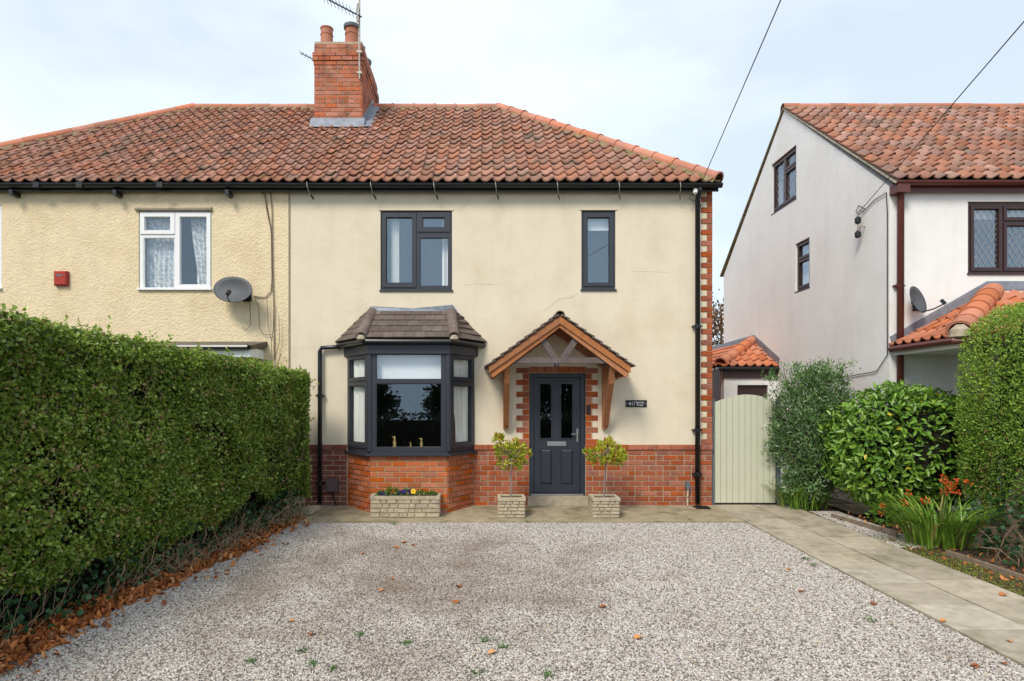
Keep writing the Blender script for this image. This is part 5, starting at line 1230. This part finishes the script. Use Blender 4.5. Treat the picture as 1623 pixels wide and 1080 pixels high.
# bedding plants in the trough
for i, (dx, w_, hgt) in enumerate(((-.36,.09,.07),(-.22,.10,.13),(-.09,.06,.07),(.04,.11,.10),(.22,.10,.09),(.40,.08,.06))):
    lab = ['leftmost leafy pansy plant in the trough','tallest leafy pansy plant in the trough, second from left','violet pansy in the middle of the trough','blue pansy cluster right of the middle of the trough','pansy plant with a yellow bloom in the trough','rightmost low leafy plant in the trough'][i]
    o = thing('pansy_plant', lab, 'flower', (tcx+dx, q0_.y+.17, tz), 'pansies in the trough')
    p, nn, kk = blob(150, (tcx+dx,q0_.y+.16,tz+hgt*.35), (w_,.09,hgt*.75), .3); p[:,2] = np.maximum(p[:,2], tz)
    leaves('leaf_clump', p, nn+np.array([0,0,.5]), rng.uniform(.03,.05,150), M['herb'], o, .6, .3, None, .5)
    if i in (0,2,3):
        nf_ = 14 if i == 3 else 6; p, nn, kk = blob(nf_, (tcx+dx,q0_.y+.12,tz+hgt*.85), (w_*.8,.05,.03), .3)
        leaves('petal_cluster', np.repeat(p,5,0), np.tile(np.array([0,-.6,.4]),(nf_*5,1)), rng.uniform(.022,.034,nf_*5), M['pansy'], o, .9, .2, None, .8)
    if i == 4:
        c_ = P(655.5,779.5,q0_.y+.1)
        for k in range(5):
            a = k*2*PI/5+.3; MB().lathe((c_.x+.022*math.cos(a),c_.y-.004*k,c_.z+.022*math.sin(a)), [(.004,-.02),(.02,-.012),(.024,0),(.02,.012),(.004,.02)], 8).build('petal', M['yellowflower'], o)
        MB().tube([(c_.x,c_.y,c_.z-.02),(c_.x+.01,c_.y+.03,tz)], .003, 5).build('stalk', M['moss'], o); MB().lathe((c_.x,c_.y-.026,c_.z-.004), [(.003,-.004),(.008,0),(.003,.006)], 8).build('eye', M['bark'], o)
# standard bay trees
for i, (x, y, z_) in enumerate(pots_):
    o = thing('bay_tree', ['yellow-green standard bay tree in the left pot, taller tuft on its left','yellow-green standard bay tree in the right pot'][i], 'tree', (x,y,z_), 'standard trees by the door')
    cpx = (811,721) if i == 0 else (962,719); c_ = P(cpx[0],cpx[1],y)
    MB().tube([(x,y,z_-.02),(x+.008,y,z_+.2),((x+c_.x)/2-.005,y,z_+.36),(c_.x,y,c_.z-.05),(c_.x,y,c_.z+.1)], [.015,.013,.012,.012,.008], 8).build('trunk', M['greystem'], o)
    tips, nn, kk = blob(74, c_, (.29,.25,.24 if i == 0 else .21), .35)
    if i == 0: tips = np.r_[tips, np.array([[c_.x-.2+random.uniform(-.08,.1), y, c_.z+.24+random.uniform(-.05,.06)] for _ in range(9)])]
    else: tips = np.r_[tips, np.array([[c_.x-.29+random.uniform(-.06,.06), y-.05, c_.z+.0+random.uniform(-.05,.05)] for _ in range(5)])]
    branches('branch', (c_.x,y,c_.z-.06), tips[::3], .007, M['greystem'], o, .03)
    n_ = len(tips); k = 11; pos = np.repeat(tips,k,0)+rng.normal(size=(n_*k,3))*.014; dd = np.repeat(tips-np.array(c_),k,0); dd /= np.linalg.norm(dd,axis=1)[:,None]
    rv = np.clip(np.repeat(rng.random(n_)*.5+.15,k)+rng.random(n_*k)*.38-.05+(pos[:,2]-c_.z)*.3,0,.9); rv[rng.random(n_*k) < .08] = 1
    leaves('crown', pos, dd*.5+np.array([0,0,.55]), rng.uniform(.05,.085,n_*k), M['baytree'], o, .36, .3, rv, .55, quad6=True)
# ------------------------------------------------------------------ right-hand border
sb = thing('shrub', 'tall grey-green silvery-tipped shrub beside the gate', 'shrub', (5.4,-.15,0))
bc = (5.42,-.15,1.20); tips, nn, kk = blob(1050, bc, (.66,.47,1.10), .3, power=2.4); 
tips += fnoise(tips,3,61)[:,None]*np.array([.22,.1,.12]); tips[:,2] = np.maximum(tips[:,2], .12)
extra = np.r_[np.c_[rng.uniform(4.66,5.0,34), rng.uniform(-.4,.0,34), rng.uniform(.9,2.2,34)], np.c_[rng.uniform(4.95,5.9,44), rng.uniform(-.45,.1,44), rng.uniform(2.1,2.35,44)]]; tips = np.r_[tips, extra]
branches('branch', (5.42,-.1,-.05), tips[::7], .018, M['bark'], sb, .12)
n_ = len(tips); k = 20; dd = np.repeat(tips-np.array(bc),k,0); dd /= np.linalg.norm(dd,axis=1)[:,None]; pos = np.repeat(tips,k,0)+rng.normal(size=(n_*k,3))*.045
rv = np.clip(rng.random(n_*k)*.55+np.repeat((rng.random(n_) < .3)*.45,k)*(rng.random(n_*k) < .7),0,1)
stuff(leaves('foliage', pos, dd*.6+np.array([0,0,.25]), rng.uniform(.05,.095,n_*k), M['budd'], sb, .26, .25, rv, .7))
lb_ = thing('laurel_bush', 'broad glossy bright green laurel bush in front of the white house', 'bush', (6.15,-1.0,0))
lc = (6.42,-.95,1.02); p, nn, kk = blob(7400, lc, (1.12,.74,.90), .62, power=3.0)
p[:,2] += fnoise(p,3,21)*.06; p += nn*(fnoise(p,3,22)*.17)[:,None]
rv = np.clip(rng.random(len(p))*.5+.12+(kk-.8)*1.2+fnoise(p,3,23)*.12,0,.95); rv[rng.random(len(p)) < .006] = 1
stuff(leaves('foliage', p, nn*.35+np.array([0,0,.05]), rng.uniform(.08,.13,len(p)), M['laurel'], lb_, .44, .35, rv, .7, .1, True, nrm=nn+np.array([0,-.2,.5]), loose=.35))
tips, _, _ = blob(60, lc, (.85,.6,.7), .5); branches('branch', (6.2,-.95,-.05), tips, .02, M['bark'], lb_, .1)
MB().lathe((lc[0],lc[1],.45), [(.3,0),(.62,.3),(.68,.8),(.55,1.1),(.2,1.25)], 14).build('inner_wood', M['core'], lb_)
cf = thing('conifer_hedge', 'tall clipped rounded conifer hedge at the right edge', 'hedge', (6.9,-2.7,gz(-2.7)))
cc_ = (7.44,-2.85,1.58); cr = (1.08,1.15,1.42)
p, nn, kk = blob(105000, cc_, cr, .86, power=4.6)
p += nn*(fnoise(p,2.0,31)*.12+fnoise(p,9,32)*.04)[:,None]
keep_ = (p[:,2] > .5) | (rng.random(len(p)) < .5); keep_ &= p[:,2] > .1; keep_ &= (p[:,0] < 8.2)
keep_ &= ~((fnoise(p,4,33) > .5) & (p[:,2] < 1.0) & (rng.random(len(p)) < .8)); p = p[keep_]; nn = nn[keep_]; kk = kk[keep_]
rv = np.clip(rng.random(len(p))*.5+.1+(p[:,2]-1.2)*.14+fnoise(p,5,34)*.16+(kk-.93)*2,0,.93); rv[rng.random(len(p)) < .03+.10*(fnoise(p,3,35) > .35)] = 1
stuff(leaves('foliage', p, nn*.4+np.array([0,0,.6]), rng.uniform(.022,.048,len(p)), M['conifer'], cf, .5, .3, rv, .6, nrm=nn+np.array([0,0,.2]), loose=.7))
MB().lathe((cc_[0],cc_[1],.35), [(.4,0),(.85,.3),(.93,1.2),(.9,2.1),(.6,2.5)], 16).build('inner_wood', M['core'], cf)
MB().tube([(6.4,-2.9,gz(-2.9)-.05),(6.42,-2.88,.3),(6.6,-2.85,.9)], [.12,.10,.07], 10).build('trunk', M['bark'], cf)
tw_ = MB()
for i in range(60):
    b_ = Vector((random.uniform(6.0,7.2),random.uniform(-3.9,-2.9),gz(-3.3))); e_ = b_+Vector((random.uniform(-.4,.2),random.uniform(-.3,.2),random.uniform(.1,.5))); tw_.tube([b_,b_.lerp(e_,.5)+Vector((0,0,.08)),e_],[.006,.005,.003],4)
stuff(tw_.build('bare_stems', M['twig'], cf))
n_ = 1500; p = np.c_[rng.uniform(5.9,7.2,n_), rng.uniform(-3.95,-2.7,n_), rng.random(n_)**1.2*.75-.12]; stuff(leaves('ivy', p, np.tile(np.array([-.3,-.6,.2]),(n_,1)), rng.uniform(.04,.075,n_), M['ivy'], cf, .9, .2, None, .6))
def straps(name, label, c, n_, ln, spread, wd, flowers=(), arch=.55, grp=None):
    o = thing(name, label, 'plant', c, grp); an_ = rng.uniform(0,6.28,n_); rr_2 = rng.random(n_)**.6*spread
    b_ = np.array(c)+np.c_[np.cos(an_)*rr_2*.75, np.sin(an_)*rr_2*.6, np.zeros(n_)]; a2_ = an_+rng.normal(size=n_)*.5
    stuff(blades('strap_leaves', b_, np.c_[np.cos(a2_),np.sin(a2_)]*rng.uniform(.5,1.3,n_)[:,None], rng.uniform(ln*.6,ln*1.1,n_), rng.uniform(wd*.6,wd*1.2,n_), M['strap'], o, arch, np.clip(rng.random(n_)*.85+.03+(rng.random(n_) < .08)*.5,0,1), 6))
    for (fx, fy, fY) in flowers:
        f_ = P(fx, fy, fY); pp, nn, kk = blob(16, f_, (.035,.03,.03), .4)
        leaves('flower', pp, nn, rng.uniform(.025,.045,16), M['flower'], o, .6, .3, None, .5, quad6=True)
        MB().tube([f_, f_.lerp(Vector(c),.4)+Vector((0,0,.1)), Vector(c)], [.003,.004,.005], 5).build('flower_stem', M['moss'], o)
    return o
gc = G(1488,865)
straps('montbretia', 'large clump of strap leaves with orange-red flowers in front of the laurel', gc, 330, .92, .5, .026, [(1495,757,-2.5),(1502,768,-2.45),(1512,763,-2.5),(1505,777,-2.55),(1516,780,-2.5),(1498,780,-2.5),(1440,781,-2.5),(1467,793,-2.6),(1433,797,-2.5),(1536,765,-2.4),(1508,772,-2.6),(1499,764,-2.6)], grp=None)
gc2 = G(1268,806); gc2.x += .02
straps('montbretia', 'clump of arching strap leaves at the foot of the silvery shrub by the gate', gc2, 170, .72, .50, .024)
mr_ = thing('marigold_clump', 'low leafy clump with two orange flowers under the laurel', 'plant', G(1402,838))
c_ = G(1408,832); p, nn, kk = blob(420, (c_.x,c_.y,.12), (.26,.2,.24), .3); leaves('leaf_clump', p, nn+np.array([0,0,.4]), rng.uniform(.05,.09,420), M['laurel'], mr_, .4, .3, rng.random(420)*.6, .5, quad6=True)
for (fx,fy) in ((1399,802),(1397,814)):
    f_ = P(fx,fy,c_.y-.18); pp, nn, kk = blob(22, f_, (.03,.025,.03), .3); leaves('flower', pp, nn, rng.uniform(.02,.035,22), M['flower'], mr_, .7, .2, None, .5)
so_ = thing('shrub', 'small olive brown shrub behind the laurel, under the porch eaves', 'shrub', (7.5,-1.15,0))
p, nn, kk = blob(1800, (7.62,-1.2,1.35), (.5,.35,.62), .4); leaves('foliage', p, nn, rng.uniform(.04,.06,1800), M['shrubbrown'], so_, .5, .2, None, .7); branches('branch', (7.6,-1.2,0), p[::60], .012, M['bark'], so_)
# timber edging, moss, gravel at the bed edge, dead leaves
e0, e1 = G(1500,880), G(1640,928)
tag(MB().bar(e0+Vector((0,0,.03)), e1+Vector((0,0,.03)), .035, .07).build('timber_edging', M['timber']), 'thin weathered timber edging board beside the path', 'edging')
tag(MB().bar((5.30,-.9,.0),(5.52,-2.1,-.03), .03, .07).build('timber_edging', M['timber']), 'short rotten edging board below the laurel', 'edging')
tag(MB().box(6.0,7.1,-2.55,-2.43,-.15,.14).build('low_wall', M['concrete']), 'low concrete kerb behind the orange-flowered clump', 'wall')
n_ = 5200; y = rng.uniform(-6.6,-2.0,n_); xm = 5.15-.025*y; p = np.c_[xm+rng.random(n_)**1.3*.42, y, .04*y+.005]; kp = fnoise(p,3,41) > -.12; p = p[kp]; an_ = rng.uniform(0,6.28,len(p))
ms = stuff(blades('moss', p, np.c_[np.cos(an_),np.sin(an_)], rng.uniform(.015,.04,len(p)), rng.uniform(.006,.012,len(p)), M['moss'], None, .8, None, 2)); ms['label'] = 'mossy grass between the path and the timber edging'; ms['category'] = 'grass'
n_ = 420; y = rng.uniform(-6.5,-.6,n_); p = np.c_[5.2-.025*y+rng.random(n_)*1.0, y, .04*y+.015]
l2_ = stuff(leaves('bed_litter', p, np.tile(np.array([0,0,.05]),(n_,1)), rng.uniform(.035,.07,n_), M['litter'], None, .6, .5, None, 1.0, quad6=True)); l2_['label'] = 'scattered dead leaves in the planting bed'; l2_['category'] = 'leaves'
bg_ = MB().add([(5.16,-.5,.003),(5.62,-.5,.003),(5.75,-2.6,gz(-2.6)+.003),(5.22,-2.6,gz(-2.6)+.003)], [(0,1,2,3)]).build('bed_gravel', gm); stuff(bg_); bg_['label'] = 'loose chippings along the edge of the planting bed'; bg_['category'] = 'gravel'
bg_.modifiers.new('scatter','NODES').node_group = ng
oh = thing('hedge', 'low dark hedge on the far side of the road behind the viewer', 'hedge', (0,-23.5,gz(-23.5)))  # added out of view, so the bay glass mirrors something darker than ground
n_ = 16000; p = np.c_[rng.uniform(-22,22,n_), -23.5+rng.normal(size=n_)*.35, gz(-23.5)+rng.random(n_)*1.75]; p[:,2] += fnoise(p,.8,51)*.18
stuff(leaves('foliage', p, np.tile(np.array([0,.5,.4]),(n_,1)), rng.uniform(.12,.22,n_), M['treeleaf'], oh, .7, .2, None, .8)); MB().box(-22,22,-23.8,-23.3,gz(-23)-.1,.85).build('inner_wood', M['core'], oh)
# ------------------------------------------------------------------ trees: one beyond the gate, a row across the road that the windows mirror
def tree(label, loc, h, cr_, m_, n_, ls=.12, group=None, trunk=.16):
    o = thing('tree', label, 'tree', loc, group); loc = Vector(loc); c = loc+Vector((0,0,h-cr_[2]))
    MB().tube([loc-Vector((0,0,.1)), loc+Vector((.05,0,h*.3)), c, c+Vector((0,0,cr_[2]*.6))], [trunk,trunk*.75,trunk*.5,trunk*.15], 8).build('trunk', M['bark'], o)
    ends, _, _ = blob(22, c, [k*.8 for k in cr_], .6); branches('limb', loc+Vector((0,0,h*.3)), ends, trunk*.4, M['bark'], o, .3)
    cl, _, _ = blob(max(20,n_//60), c, cr_, .3); p = np.repeat(cl,60,0)+rng.normal(size=(len(cl)*60,3))*np.array(cr_)*.13
    stuff(leaves('crown', p, p-np.array(c), rng.uniform(ls*.7,ls*1.3,len(p)), m_, o, .6, .2, None, .8))
tree('russet autumn tree seen between the two houses', (11.4,20,0), 6.9, (2.6,2.6,2.8), M['autumn'], 9000, .16)
for i, (x, y, h, r_) in enumerate(((-17,-31,7.0,3.6),(-13.5,-33,5.2,2.8),(-8.6,-37,4.0,2.1),(-2.3,-37,3.9,1.9),(5.6,-37,5.6,2.5),(10.5,-32,5.4,3.2),(17,-31,6.5,3.6))):
    tree(['leftmost and tallest tree across the road','second tree from the left across the road','low tree left of the gap across the road','low tree right of the gap across the road','round tree mirrored in the door glass, across the road','second tree from the right across the road','rightmost tree across the road'][i], (x,y,gz(y)-.03), h, (r_,r_*.8,h*.46), M['treeleaf'], 5000, .3, 'trees across the road', .2)
flush_bricks()
print('objects', len(bpy.data.objects), 'bricks', brick_count)
